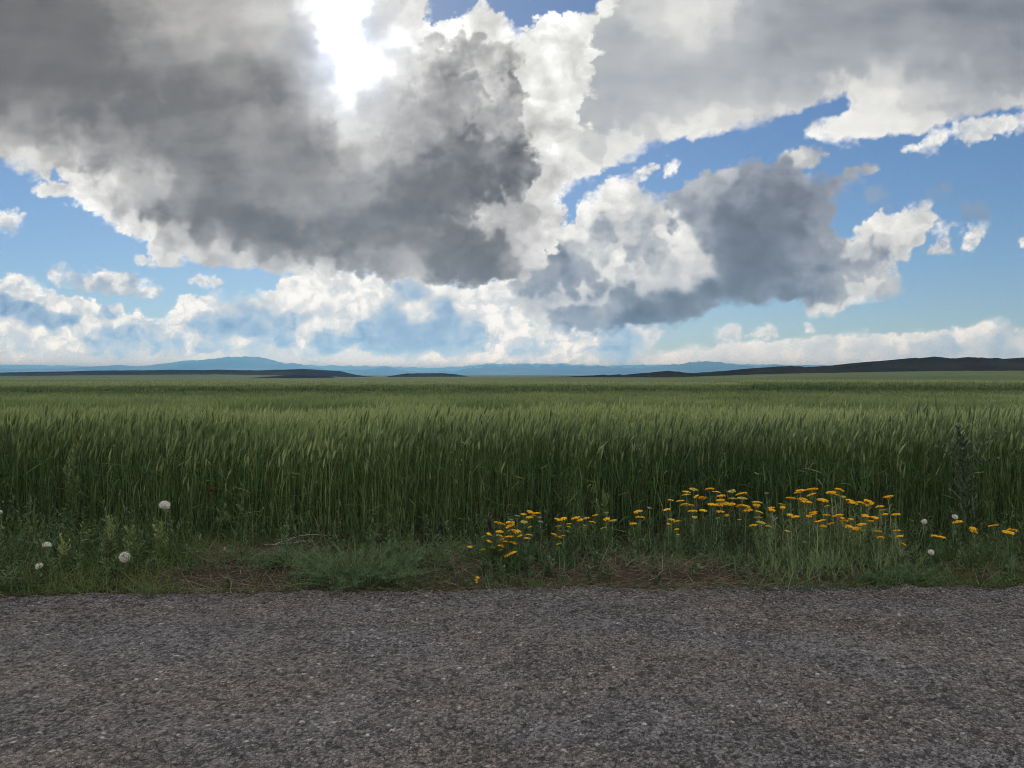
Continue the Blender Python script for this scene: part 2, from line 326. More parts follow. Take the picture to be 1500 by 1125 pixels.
def tubes(mb, paths, radii, sides=4, tint=0.5, part=0.0):
    """many tapered tubes at once; paths (N,K,3), radii (N,K)"""
    P = np.asarray(paths, float); N, K, _ = P.shape
    rad = np.broadcast_to(np.asarray(radii, float), (N, K))
    T = np.gradient(P, axis=1); T /= np.linalg.norm(T, axis=2, keepdims=True) + 1e-12
    ref = np.zeros_like(T); ref[..., 0] = 1.0
    ref[np.abs(T[..., 0]) > 0.9] = (0, 1, 0)
    U = np.cross(T, ref); U /= np.linalg.norm(U, axis=2, keepdims=True) + 1e-12
    W = np.cross(T, U)
    a = np.arange(sides) * 2 * PI / sides
    ring = U[:, :, None] * np.cos(a)[None, None, :, None] + W[:, :, None] * np.sin(a)[None, None, :, None]
    V = (P[:, :, None] + ring * rad[:, :, None, None]).reshape(-1, 3)
    f0 = np.array([[k * sides + j, k * sides + (j + 1) % sides, (k + 1) * sides + (j + 1) % sides, (k + 1) * sides + j] for k in range(K - 1) for j in range(sides)])
    Q = (np.arange(N) * K * sides)[:, None, None] + f0[None]
    tint = np.broadcast_to(np.asarray(tint, float), (N,))
    mb.add(V, quad=Q.reshape(-1, 4), tint=np.repeat(tint, K * sides), part=part)

def stem_path(base, length, az, lean, curl, K=4):
    N = len(base); g = lambda a: np.broadcast_to(np.asarray(a, float), (N,))
    length, az, lean, curl = map(g, (length, az, lean, curl))
    p = np.asarray(base, float).copy(); out = [p]
    for i in range(K - 1):
        a = lean + curl * (i / (K - 1)); st = length / (K - 1)
        p = p + np.stack([np.sin(a) * np.cos(az) * st, np.sin(a) * np.sin(az) * st, np.cos(a) * st], 1); out.append(p)
    return np.stack(out, 1)

# ---------------------------------------------------------------- materials
class NT:
    def __init__(s, tree): s.t = tree; s.N = tree.nodes; s.L = tree.links; s.N.clear()
    def n(s, typ, ins=None, **kw):
        nd = s.N.new(typ)
        for k, v in kw.items(): setattr(nd, k, v)
        for k, v in (ins or {}).items(): s.put(nd.inputs[k], v)
        return nd
    def put(s, sock, v):
        if isinstance(v, bpy.types.NodeSocket): s.L.new(v, sock)
        elif isinstance(v, bpy.types.Node): s.L.new(v.outputs[0], sock)
        else: sock.default_value = v
    def math(s, op, a, b=0.0, c=0.0, clamp=False):
        nd = s.N.new('ShaderNodeMath'); nd.operation = op; nd.use_clamp = clamp
        for i, v in enumerate((a, b, c)): s.put(nd.inputs[i], v)
        return nd.outputs[0]
    def ramp(s, fac, stops, interp='LINEAR'):
        nd = s.N.new('ShaderNodeValToRGB'); cr = nd.color_ramp; cr.interpolation = interp
        while len(cr.elements) < len(stops): cr.elements.new(0.5)
        for e, (p, c) in zip(cr.elements, stops): e.position = p; e.color = (*c, 1)
        s.put(nd.inputs[0], fac); return nd.outputs[0]
    def mix(s, fac, a, b, blend='MIX'):
        nd = s.N.new('ShaderNodeMix'); nd.data_type = 'RGBA'; nd.blend_type = blend
        s.put(nd.inputs[0], fac); s.put(nd.inputs[6], a if not isinstance(a, tuple) else (*a, 1)); s.put(nd.inputs[7], b if not isinstance(b, tuple) else (*b, 1))
        return nd.outputs[2]
    def attr(s, name):
        return s.n('ShaderNodeAttribute', attribute_name=name).outputs['Fac']
    def noise(s, vec, scale, detail=4, rough=0.5, dim='3D'):
        nd = s.n('ShaderNodeTexNoise', {'Scale': scale, 'Detail': detail, 'Roughness': rough})
        if vec is not None: s.put(nd.inputs['Vector'], vec)
        return nd.outputs['Fac']
    def pos(s): return s.n('ShaderNodeNewGeometry').outputs['Position']
    def scaled(s, vec, sc):
        nd = s.n('ShaderNodeMapping', {'Scale': sc}); s.put(nd.inputs['Vector'], vec); return nd.outputs[0]
def new_mat(name):
    m = bpy.data.materials.new(name); m.use_nodes = True
    return m, NT(m.node_tree)

def leaf_mat(name, stops, part_stops=None, trans=0.35, rough=0.5, spec=0.25, vary=0.35, scale=2.5):
    """a leaf: diffuse + light let through + a thin waxy sheen; colour from the plant's own tint and a patchy noise"""
    m, t = new_mat(name)
    fac = t.math('ADD', t.math('MULTIPLY', t.attr('tint'), 1 - vary), t.math('MULTIPLY', t.noise(t.pos(), scale, 3), vary))
    col = t.ramp(fac, stops)
    if part_stops: col = t.mix(t.attr('part'), col, t.ramp(fac, part_stops))
    pr = t.n('ShaderNodeBsdfPrincipled', {'Base Color': col, 'Roughness': rough, 'Specular IOR Level': spec})
    tr = t.n('ShaderNodeBsdfTranslucent', {'Color': t.mix(1.0, col, (1.0, 1.0, 0.55), 'MULTIPLY')})
    mx = t.n('ShaderNodeMixShader', {0: trans, 1: pr.outputs[0], 2: tr.outputs[0]})
    o = t.n('ShaderNodeOutputMaterial', {'Surface': mx.outputs[0]})
    return m
def plain_mat(name, stops, rough=0.8, scale=30.0, spec=0.3, bump=0.0):
    m, t = new_mat(name)
    nz = t.noise(t.pos(), scale, 4)
    fac = t.math('ADD', t.math('MULTIPLY', t.attr('tint'), 0.6), t.math('MULTIPLY', nz, 0.4))
    pr = t.n('ShaderNodeBsdfPrincipled', {'Base Color': t.ramp(fac, stops), 'Roughness': rough, 'Specular IOR Level': spec})
    if bump:
        b = t.n('ShaderNodeBump', {'Strength': 0.6, 'Distance': bump, 'Height': nz}); t.put(pr.inputs['Normal'], b.outputs[0])
    t.n('ShaderNodeOutputMaterial', {'Surface': pr.outputs[0]})
    return m
# ---------------------------------------------------------------- render, camera, light
sc = bpy.context.scene
sc.render.engine = 'CYCLES'
sc.view_settings.view_transform = 'Standard'; sc.view_settings.look = 'None'; sc.view_settings.gamma = 1.0
sc.view_settings.exposure = EXPOSURE
cy = sc.cycles
cy.use_denoising = True; cy.pixel_filter_type = 'BLACKMAN_HARRIS'; cy.filter_width = 1.0; cy.max_bounces = 6; cy.diffuse_bounces = 3; cy.glossy_bounces = 2; cy.transmission_bounces = 4
cy.transparent_max_bounces = 8; cy.volume_bounces = 1; cy.sample_clamp_indirect = 4.0; cy.caustics_reflective = False; cy.caustics_refractive = False
try: cy.denoising_prefilter = 'FAST'
except Exception: pass

cam = bpy.data.cameras.new('camera'); cam.sensor_width = 36; cam.lens = 36 * F / 1500; cam.clip_start = 0.05; cam.clip_end = 200000
co = bpy.data.objects.new('camera', cam); C.objects.link(co); co.location = EYE; co.rotation_euler = (PI / 2 - PITCH, 0, 0)
sc.camera = co

sd_ = bearing(*SUNP); sd_ = sd_ / np.linalg.norm(sd_)
SUN_EL = math.asin(sd_[2]); SUN_AZ = math.atan2(sd_[0], sd_[1])
w = bpy.data.worlds.new('World'); sc.world = w; w.use_nodes = True
t = NT(w.node_tree)
sky = t.n('ShaderNodeTexSky', sky_type='NISHITA', sun_disc=False, sun_elevation=SUN_EL, sun_rotation=SUN_AZ, air_density=AIR, dust_density=DUST, ozone_density=OZONE)
bg = t.n('ShaderNodeBackground', {'Color': t.mix(1.0, sky.outputs[0], (0.90, 0.98, 1.16), 'MULTIPLY'), 'Strength': SKY})
t.n('ShaderNodeOutputWorld', {'Surface': bg.outputs[0]})
sl = bpy.data.lights.new('sun', 'SUN'); sl.energy = SUN; sl.angle = math.radians(10); sl.color = (1.0, 0.96, 0.91)
so = bpy.data.objects.new('sun', sl); C.objects.link(so)
import mathutils
so.rotation_euler = mathutils.Vector(sd_).to_track_quat('Z', 'Y').to_euler()

# ---------------------------------------------------------------- sky dome with the clouds
def build_sky():
    RAD = 60000.0
    fine = np.radians(np.arange(-37.5, 37.51, 0.068)); 
    coarse = np.radians(np.arange(37.5, 322.4, 2.5))
    az = np.concatenate([fine, coarse[1:]])
    el = np.concatenate([np.radians(np.arange(-3.0, 28.6, 0.066)), np.radians(np.arange(29.5, 89.6, 2.0))])
    na, ne = len(az), len(el)
    A, E = np.meshgrid(az, el)
    dx = np.sin(A) * np.cos(E); dy = np.cos(A) * np.cos(E); dz = np.sin(E)
    c, s = math.cos(PITCH), math.sin(PITCH)
    yc = dy * c - dz * s; zc = dz * c + dy * s
    front = (yc > 0.25)
    ys = np.where(front, yc, 1.0)
    X = CX + F * dx / ys; Y = CY - F * zc / ys
    inn = front & (X > -700) & (X < 2200) & (Y > -500) & (Y < 640)
    cov = np.zeros(A.shape); thin = np.zeros(A.shape); far = np.zeros(A.shape)
    cc, tt, ff = clouds(X[inn], Y[inn])
    cov[inn] = cc; thin[inn] = tt; far[inn] = ff
    # the rest of the sky: broken cloud
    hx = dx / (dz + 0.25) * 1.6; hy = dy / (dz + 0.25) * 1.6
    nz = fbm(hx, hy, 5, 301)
    gc = sstep(-0.28, 0.0, nz); gt = 1.075 - 0.22 * sstep(0.0, 0.4, nz)      # unseen clouds made extra bright to light the ground
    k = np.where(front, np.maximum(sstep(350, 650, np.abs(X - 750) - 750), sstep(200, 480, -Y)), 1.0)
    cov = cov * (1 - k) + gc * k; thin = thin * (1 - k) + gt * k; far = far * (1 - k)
    # the sun's own place: the cloud is thin enough there to let the beam through
    r2 = (X - SUNP[0]) ** 2 + ((Y - SUNP[1]) * 0.8) ** 2
    cov = np.where(front, cov * (1 - 0.55 * np.exp(-r2 / 60.0 ** 2)), cov)
    # glow round the sun, painted as a thin bright veil
    vg = np.where(front, 0.42 * np.exp(-np.sqrt(r2) / 230.0), 0.0)
    thin = np.where(cov < vg, 0.86 * (1 - cov / np.maximum(vg, 1e-6)) + thin * cov / np.maximum(vg, 1e-6), thin); cov = np.maximum(cov, vg)
    V = np.stack([dx, dy, dz], -1) * RAD
    mb = MB()
    i, j = np.meshgrid(np.arange(ne - 1), np.arange(na), indexing='ij')
    j2 = (j + 1) % na
    Q = np.stack([i * na + j, (i + 1) * na + j, (i + 1) * na + j2, i * na + j2], -1)
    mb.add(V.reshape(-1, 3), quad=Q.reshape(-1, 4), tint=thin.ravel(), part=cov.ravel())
    n0 = (ne - 1) * na
    mb.add(np.array([[0, 0, RAD]]), tint=0.6, part=1.0)
    top = np.arange(na)
    mb.t.append(np.stack([n0 + top, np.full(na, ne * na), n0 + (top + 1) % na], 1))
    m, t = new_mat('sky')
    elev = t.math('MAXIMUM', t.math('DIVIDE', t.n('ShaderNodeSeparateXYZ', {0: t.pos()}).outputs[2], RAD), 0.0)     # drives a glow added near the horizon to outshine the haze
    th = t.attr('tint'); cv = t.attr('part'); fr = t.attr('distance')
    def srgb(*c): return tuple(((x / 255 + 0.055) / 1.055) ** 2.4 if x > 10 else x / 255 / 12.92 for x in c)
    sc_ = t.math('DIVIDE', th, 1.2)
    near = t.ramp(sc_, [(0.30 / 1.2, srgb(94, 87, 80)), (0.45 / 1.2, srgb(120, 114, 107)), (0.7 / 1.2, srgb(186, 182, 177)), (0.9 / 1.2, srgb(236, 235, 230)), (1.0, srgb(255, 255, 255))])
    farc = t.ramp(sc_, [(0.3 / 1.2, srgb(70, 82, 104)), (0.5 / 1.2, srgb(130, 155, 188)), (0.65 / 1.2, srgb(166, 187, 210)), (0.8 / 1.2, srgb(208, 212, 214)), (0.92 / 1.2, srgb(248, 245, 238)), (1.0, srgb(255, 252, 245))])
    col = t.mix(fr, near, farc)  # clouds marked far mix towards a painted haze blue
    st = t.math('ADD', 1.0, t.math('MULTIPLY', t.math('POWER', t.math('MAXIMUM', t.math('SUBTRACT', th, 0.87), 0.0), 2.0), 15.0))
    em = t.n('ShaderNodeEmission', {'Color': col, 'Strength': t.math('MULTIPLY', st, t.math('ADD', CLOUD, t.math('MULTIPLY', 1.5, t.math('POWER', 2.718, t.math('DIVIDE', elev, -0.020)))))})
    tr = t.n('ShaderNodeBsdfTransparent')
    mx = t.n('ShaderNodeMixShader', {0: cv, 1: tr.outputs[0], 2: em.outputs[0]})
    t.n('ShaderNodeOutputMaterial', {'Surface': mx.outputs[0]})
    m.cycles.emission_sampling = 'NONE'
    o = mb.build('sky', m, smooth=True)
    d = o.data.attributes.new('distance', 'FLOAT', 'POINT'); d.data.foreach_set('value', np.concatenate([far.ravel(), [0.0]]).astype(np.float32))
    tag(o, 'blue sky with heavy grey and white clouds over the field', None, None, 'structure')
build_sky()

# ---------------------------------------------------------------- terrain
def terrain(x, y):
    """level of the ground (the soil the crop stands in)"""
    d = np.maximum(y, 0)
    z = np.interp(d, [0, 9, 12.5, 16, 24, 40, 58, 63, 110, 300, 1000, 2500, 8000, 40000], [0, 0.0, -0.05, -0.22, -0.40, -0.66, -0.80, -0.80, -0.75, -1.9, -4.5, -6.0, -8, -8])
    z = z + 0.10 * sstep(20, 60, d) * np.sin(x / 37.0 + d / 50.0) + sstep(200, 900, d) * 1.2 * np.sin(x / 210.0 + 1.3) * sstep(8000, 2000, d)
    return z
def road_edge(x):
    return 5.63 + 0.036 * x + 0.07 * fbm(x * 0.9, x * 0 + 3.3, 4, 5) * 2 + 0.05 * fbm(x * 4, x * 0, 4, 6) * 2
def nonuni(c0, c1, step, far, growth=1.12):
    mid = np.arange(c0, c1 + step * 0.5, step)
    out = []; p = mid[-1]; s = step
    while p < far[1]: s *= growth; p += s; out.append(min(p, far[1]))
    lo = []; p = mid[0]; s = step
    while p > far[0]: s *= growth; p -= s; lo.append(max(p, far[0]))
    return np.concatenate([lo[::-1], mid, out])
def grid(mb, xs, ys, Z, tint=0.5, part=0.0):
    X, Y = np.meshgrid(xs, ys); n = len(xs)
    i, j = np.meshgrid(np.arange(len(ys) - 1), np.arange(n - 1), indexing='ij')
    Q = np.stack([i * n + j, i * n + j + 1, (i + 1) * n + j + 1, (i + 1) * n + j], -1).reshape(-1, 4)
    mb.add(np.stack([X, Y, Z], -1).reshape(-1, 3), quad=Q, tint=np.asarray(tint).ravel() if np.ndim(tint) else tint, part=np.asarray(part).ravel() if np.ndim(part) else part)

# ground: soil, verge, and the crop seen from far off, as one sheet to the horizon
xs = nonuni(-8, 8, 0.06, (-37000, 37000), 1.13); ys = nonuni(5.2, 8.2, 0.05, (-7000, 37000), 1.10)
X, Y = np.meshgrid(xs, ys)
Z = terrain(X, Y)
e = road_edge(X)
verge = sstep(0.0, 0.5, Y - e)
Z = Z + np.where(Y < 12, verge * (0.05 + 0.05 * fbm(X * 1.1, Y * 1.6, 4, 21) + 0.035 * fbm(X * 6, Y * 6, 4, 22)), 0)
Z = Z + np.where((Y < 12), 0.012 * fbm(X * 14, Y * 14, 3, 24) * verge, 0)
Z = np.where((Y < e), -0.10, Z)
canopy = sstep(95, 112, Y)                       # past there the sheet is the top of the crop itself
Z = Z + canopy * 0.9
mb = MB(); grid(mb, xs, ys, Z, 0.5, canopy)
m, t = new_mat('ground'); p = t.pos()
soil = t.ramp(t.noise(p, 9.0, 6, 0.65), [(0.25, (0.020, 0.015, 0.011)), (0.5, (0.048, 0.036, 0.026)), (0.62, (0.072, 0.042, 0.030)), (0.8, (0.13, 0.105, 0.078))])
n1 = t.noise(t.scaled(p, (0.0012, 0.010, 0.0)), 1.0, 5, 0.55); n2 = t.noise(t.scaled(p, (0.012, 0.05, 0.0)), 1.0, 4, 0.6); n3 = t.noise(t.scaled(p, (0.3, 0.3, 0.0)), 1.0, 3, 0.6)
crop = t.ramp(t.math('ADD', t.math('MULTIPLY', n1, 0.6), t.math('ADD', t.math('MULTIPLY', n2, 0.25), t.math('MULTIPLY', n3, 0.15))), [(0.34, (0.028, 0.052, 0.010)), (0.44, (0.050, 0.078, 0.014)), (0.52, (0.072, 0.094, 0.019)), (0.60, (0.105, 0.104, 0.028)), (0.70, (0.20, 0.17, 0.065))])
col = t.mix(t.attr('part'), soil, crop)
bp = t.n('ShaderNodeBump', {'Strength': 0.8, 'Distance': 0.03, 'Height': t.noise(p, 24.0, 6, 0.7)})
pr = t.n('ShaderNodeBsdfPrincipled', {'Base Color': col, 'Roughness': 0.95, 'Specular IOR Level': 0.1, 'Normal': bp.outputs[0]})
t.n('ShaderNodeOutputMaterial', {'Surface': pr.outputs[0]})
tag(mb.build('ground', m, smooth=True), 'green plain and red brown soil of the verge', None, None, 'structure')

# ---------------------------------------------------------------- road: coarse chip-seal, every chip a bump of its own
def worley(x, y, seed):
    ix = np.floor(x).astype(np.int64); iy = np.floor(y).astype(np.int64)
    f1 = np.full(x.shape, 9.0); f2 = np.full(x.shape, 9.0); cid = np.zeros(x.shape)
    for dx in (-1, 0, 1):
        for dy in (-1, 0, 1):
            h = _hash(ix + dx, iy + dy, seed); h2 = _hash(ix + dx, iy + dy, seed + 5); h3 = _hash(ix + dx, iy + dy, seed + 9)
            d = (ix + dx + h / 4294967296.0 - x) ** 2 + (iy + dy + h2 / 4294967296.0 - y) ** 2
            nearer = d < f1
            f2 = np.where(nearer, f1, np.minimum(f2, d)); cid = np.where(nearer, h3 / 4294967296.0, cid); f1 = np.where(nearer, d, f1)
    return np.sqrt(f1), np.sqrt(f2), cid
xs = nonuni(-5.0, 5.0, 0.0075, (-400, 400), 1.35); ys = nonuni(2.5, 5.95, 0.0075, (-3.2, 6.1), 1.35)
X, Y = np.meshgrid(xs, ys)
wx = X + 0.006 * fbm(X * 60, Y * 60, 2, 81); wy = Y + 0.006 * fbm(X * 60, Y * 60, 2, 82)
f1, f2, cid = worley(wx / 0.021, wy / 0.021, 51)
lost = sstep(-0.10, 0.32, fbm(X * 9, Y * 9, 4, 88))          # chips torn out here and there
hst = np.clip((f2 - f1) * 1.6, 0, 1) * (0.35 + 0.65 * _hash((cid * 1e6).astype(np.int64), (cid * 7e5).astype(np.int64), 3) / 4294967296.0)
f1b, f2b, cidb = worley(wx / 0.009 + 31, wy / 0.009, 53)
pit_ = sstep(0.16, 0.34, fbm(X * 26, Y * 30, 3, 94))
Z = 0.006 - 0.0045 * pit_ + 0.0050 * hst * (1 - 0.6 * lost) + 0.0025 * np.clip((f2b - f1b) * 1.5, 0, 1) - 0.004 * lost + 0.010 * fbm(X * 1.3, Y * 1.3, 3, 84)
e = road_edge(X)
Z = Z - 0.075 * sstep(-0.02, 0.22, Y - e + 0.10 * fbm(X * 7, Y * 7, 3, 85))
tone = 0.12 + 0.36 * cid * np.clip((f2 - f1) * 2.4, 0.05, 1) + 0.20 * (cidb - 0.5) + 0.10 * fbm(X * 3.0, Y * 3.0, 4, 89)
pale = (cid > 0.988) & (f1 < 0.36 + 20 * (cid - 0.988)) & (fbm(X * 0.9, Y * 0.9, 2, 90) > -0.25)
tone = np.where(pale, 0.80 + (cid - 0.990) * 20, tone)
pit = sstep(0.16, 0.34, fbm(X * 26, Y * 30, 3, 94))
tone = np.where(pale, tone, tone - 0.15 * pit)
tone = tone - 0.07 * lost
mb = MB(); grid(mb, xs, ys, Z, np.clip(tone, 0, 1), fbm(X * 0.8, Y * 1.4, 4, 86) * 0.9 + 0.5)
m, t = new_mat('asphalt'); p = t.pos()
# stones of two sizes packed in dark binder
def packed(scale, seed_off):
    v = t.scaled(p, (1, 1, 0)); ad = t.n('ShaderNodeVectorMath', operation='ADD'); t.put(ad.inputs[0], v); ad.inputs[1].default_value = (seed_off, seed_off * 0.7, 0)
    wv = t.n('ShaderNodeTexNoise', {'Scale': scale * 0.9, 'Detail': 2.0}); t.put(wv.inputs['Vector'], ad.outputs[0])
    mx = t.n('ShaderNodeVectorMath', operation='MULTIPLY_ADD'); t.put(mx.inputs[0], wv.outputs['Color']); mx.inputs[1].default_value = (0.5 / scale,) * 3; t.put(mx.inputs[2], ad.outputs[0])
    a = t.n('ShaderNodeTexVoronoi', {'Scale': scale, 'Randomness': 1.0}, voronoi_dimensions='2D', feature='F1'); t.put(a.inputs['Vector'], mx.outputs[0])
    e_ = t.n('ShaderNodeTexVoronoi', {'Scale': scale, 'Randomness': 1.0}, voronoi_dimensions='2D', feature='DISTANCE_TO_EDGE'); t.put(e_.inputs['Vector'], mx.outputs[0])
    sp = t.n('ShaderNodeSeparateColor', {0: a.outputs['Color']})
    return sp.outputs[0], sp.outputs[1], e_.outputs['Distance']
r1, g1, e1 = packed(50.0, 3.0); r2_, g2_, e2 = packed(110.0, 7.0)
big = t.n('ShaderNodeMapRange', {'Value': e1, 'From Min': 0.02, 'From Max': 0.22}).outputs[0]
small = t.n('ShaderNodeMapRange', {'Value': e2, 'From Min': 0.02, 'From Max': 0.22}).outputs[0]
has = t.math('GREATER_THAN', g1, 0.42)                 # big chips only here and there, fines between
hgt_ = t.math('ADD', t.math('MULTIPLY', t.math('MULTIPLY', big, has), t.math('ADD', 0.4, r1)), t.math('MULTIPLY', small, 0.45))
tv = t.math('ADD', t.math('MULTIPLY', t.math('MULTIPLY', has, big), t.math('SUBTRACT', t.math('MULTIPLY', r1, 0.30), 0.0)), t.math('MULTIPLY', small, t.math('ADD', t.math('MULTIPLY', r2_, 0.16), 0.06)))
tv = t.math('ADD', t.math('ADD', tv, 0.06), t.math('MULTIPLY', t.math('SUBTRACT', t.attr('tint'), 0.22), 0.95))
wear = t.math('SUBTRACT', t.noise(t.scaled(p, (0.35, 1.3, 0.0)), 1.0, 5, 0.6), 0.5)
tv = t.math('ADD', tv, t.math('MULTIPLY', wear, 0.16))
base = t.ramp(tv, [(0.0, (0.022, 0.022, 0.022)), (0.22, (0.130, 0.121, 0.118)), (0.42, (0.245, 0.229, 0.216)), (0.62, (0.28, 0.262, 0.242)), (0.9, (0.43, 0.42, 0.40)), (1.0, (0.54, 0.53, 0.51))])
hue = t.ramp(t.math('ADD', t.math('MULTIPLY', t.attr('part'), 0.5), t.math('MULTIPLY', g2_, 0.5)), [(0.25, (0.97, 0.99, 1.08)), (0.5, (1.03, 0.98, 0.98)), (0.75, (1.10, 0.97, 0.88))])
col = t.mix(1.0, base, hue, 'MULTIPLY')
bp = t.n('ShaderNodeBump', {'Strength': 0.9, 'Distance': 0.009, 'Height': hgt_})
pr = t.n('ShaderNodeBsdfPrincipled', {'Base Color': col, 'Roughness': 0.8, 'Specular IOR Level': 0.3, 'Normal': bp.outputs[0]})
t.n('ShaderNodeOutputMaterial', {'Surface': pr.outputs[0]})
tag(mb.build('road', m), 'worn grey asphalt road with pale stone chips', None, None, 'structure')

# ---------------------------------------------------------------- hills and far mountains
def ridge(name, prof, dist, front, back, label, mat, foot=-7.0, seed=1, rough=1.0, nx=420, cliff=0.0):
    """a real ridge: its skyline at the given distance, sloping down towards the viewer and away behind"""
    P = np.array(pts2(prof)); px = np.linspace(P[0, 0], P[-1, 0], nx)
    py = np.interp(px, P[:, 0], P[:, 1]) + rough * fbm(px / 22.0, px * 0 + seed, 5, seed) * 1.3 + rough * 0.8 * fbm(px / 7.0, px * 0 + seed, 4, seed + 40)
    v = np.linspace(-1, 1, 61)
    PX, Vv = np.meshgrid(px, v); TOP, _ = np.meshgrid(1.6 - (py - 548.0) / F * dist, v)
    D = dist + np.where(Vv < 0, Vv * front, Vv * back)
    Xw = (PX - CX) / F * dist * (1 + 0.0 * D)
    f = 1 - np.abs(Vv)
    f = np.where(f > 0.5, 1 - (1 - f) * (0.6 if cliff == 0 else 0.25), f * (1.4 if cliff == 0 else 1.75))
    n = fbm(Xw / dist * 30, Vv * 2.2, 5, seed + 3)
    f = np.clip(f + 0.18 * n * (1 - np.abs(Vv)) * np.clip(np.abs(Vv) * 4, 0, 1), 0, 1)
    Zw = foot + np.maximum(TOP - foot, 0.2) * f
    X0 = Xw; i, j = np.meshgrid(np.arange(60), np.arange(nx - 1), indexing='ij')
    Q = np.stack([i * nx + j, i * nx + j + 1, (i + 1) * nx + j + 1, (i + 1) * nx + j], -1).reshape(-1, 4)
    mb = MB(); mb.add(np.stack([X0, D, Zw], -1).reshape(-1, 3), quad=Q, tint=f.ravel(), part=0.0)
    return tag(mb.build(name, mat, smooth=True), label, None, None, 'structure')
m, t = new_mat('hill earth'); p = t.pos()
n = t.math('ADD', t.math('MULTIPLY', t.noise(t.scaled(p, (0.012, 0.018, 0.12)), 1.0, 6, 0.65), 0.62), t.math('MULTIPLY', t.attr('tint'), 0.36))
pr = t.n('ShaderNodeBsdfPrincipled', {'Base Color': t.ramp(n, [(0.26, (0.046, 0.058, 0.014)), (0.42, (0.036, 0.034, 0.010)), (0.54, (0.026, 0.019, 0.006)), (0.66, (0.016, 0.011, 0.004)), (0.8, (0.034, 0.025, 0.009))]), 'Roughness': 1.0, 'Specular IOR Level': 0.0})
t.n('ShaderNodeOutputMaterial', {'Surface': pr.outputs[0]}); HILL = m
m, t = new_mat('mountain rock'); p = t.pos()
pr = t.n('ShaderNodeBsdfPrincipled', {'Base Color': t.ramp(t.noise(t.scaled(p, (0.0009, 0.0009, 0.004)), 1.0, 6, 0.6), [(0.35, (0.05, 0.06, 0.05)), (0.6, (0.13, 0.12, 0.10))]), 'Roughness': 1.0, 'Specular IOR Level': 0.0})
t.n('ShaderNodeOutputMaterial', {'Surface': pr.outputs[0]}); ROCK = m
ridge('hill', '-700 549, -300 548, 0 547, 60 545, 150 543.5, 230 542.5, 300 542, 380 543, 420 541.5, 446 540.5, 456 541.5, 474 547, 500 551, 530 554, 560 557', 1500, 220, 500, 'long low brown mesa on the left horizon', HILL, seed=11, rough=1.6, nx=1200, cliff=1)
ridge('hill', '360 560, 395 555, 425 550.5, 440 549, 455 549.5, 475 552.5, 500 556, 540 560', 1050, 260, 200, 'small dark mound before the end of the mesa', HILL, seed=12, rough=0.5, foot=-6)
ridge('hill', '548 556, 566 553, 585 549, 600 547, 640 546.5, 662 548, 680 551.5, 700 554, 720 557', 1400, 160, 300, 'small flat topped mesa between the two ridges', HILL, seed=13, rough=0.5, cliff=1)
ridge('hill', '740 557, 790 553, 850 551, 930 548.5, 960 546, 980 543, 1000 545, 1030 548, 1060 547.5, 1090 541.5, 1118 539, 1140 537, 1160 536, 1182 538, 1210 537.5, 1250 535, 1280 533, 1310 528, 1340 524.5, 1370 523, 1395 526, 1420 523.5, 1442 524, 1470 526, 1500 524.5, 1600 523, 1800 528, 2100 545, 2300 556', 850, 150, 500, 'long dark brown ridge rising on the right horizon', HILL, seed=14, rough=2.2, nx=1300)
SLOPE = bpy.data.materials['ground'].copy(); SLOPE.name = 'crop slope'
nt = SLOPE.node_tree
for nd in nt.nodes:                                   # a slope wholly under crop
    if nd.type == 'ATTRIBUTE' and nd.attribute_name == 'part':
        v = nt.nodes.new('ShaderNodeValue'); v.outputs[0].default_value = 1.0
        for l in list(nd.outputs['Fac'].links): nt.links.new(v.outputs[0], l.to_socket)
ridge('hill', '-700 553, -300 552, -100 551.5, 60 550.5, 150 549.5, 240 549, 320 548.5, 380 549.5, 430 551, 480 551.5, 520 553, 560 555, 600 557', 1180, 330, 250, 'gentle green slope under the mesa on the left', SLOPE, seed=31, rough=0.5)
ridge('hill', '800 557.5, 860 556, 930 554, 1000 552.5, 1080 549.5, 1150 547.5, 1230 546, 1310 544.5, 1400 543.5, 1500 543, 1700 543, 2000 548, 2300 556', 690, 260, 180, 'gentle green slope rising to the brown ridge on the right', SLOPE, seed=32, rough=0.6)
ridge('mountains', '-600 540, -200 541, 0 541, 100 541, 150 540, 175 534.5, 186 539, 200 541, 215 536, 228 540, 250 539, 262 534, 275 530, 291 527.5, 300 531.5, 312 527, 325 525, 336 522.5, 346 523.5, 362 521.5, 376 523, 384 527, 396 528, 412 532.5, 432 534, 450 539, 480 542, 520 543, 548 541.5, 568 536.5, 585 543, 620 545.5, 660 544, 700 538, 730 535.5, 760 534, 800 535.5, 860 537, 920 539, 960 539, 985 535, 1010 531, 1030 529.5, 1045 530, 1060 534, 1090 538, 1130 537, 1300 536, 1500 542, 2100 541', 14000, 2500, 2500, 'hazy blue mountains with a broad peak far behind the mesa', ROCK, seed=15, rough=4.5, nx=1500)
ridge('mountains', '-600 536, -100 535, 40 534.5, 110 536, 140 538, 200 536.5, 240 535, 290 538, 400 537, 470 535, 560 537, 640 539, 720 533, 800 532.5, 880 535.5, 960 534, 1020 535, 1080 533, 1160 535, 1240 536, 1500 537, 2100 536', 29000, 3000, 3000, 'palest blue range on the horizon behind the hazy mountains', ROCK, seed=16, rough=2.5, nx=1100)

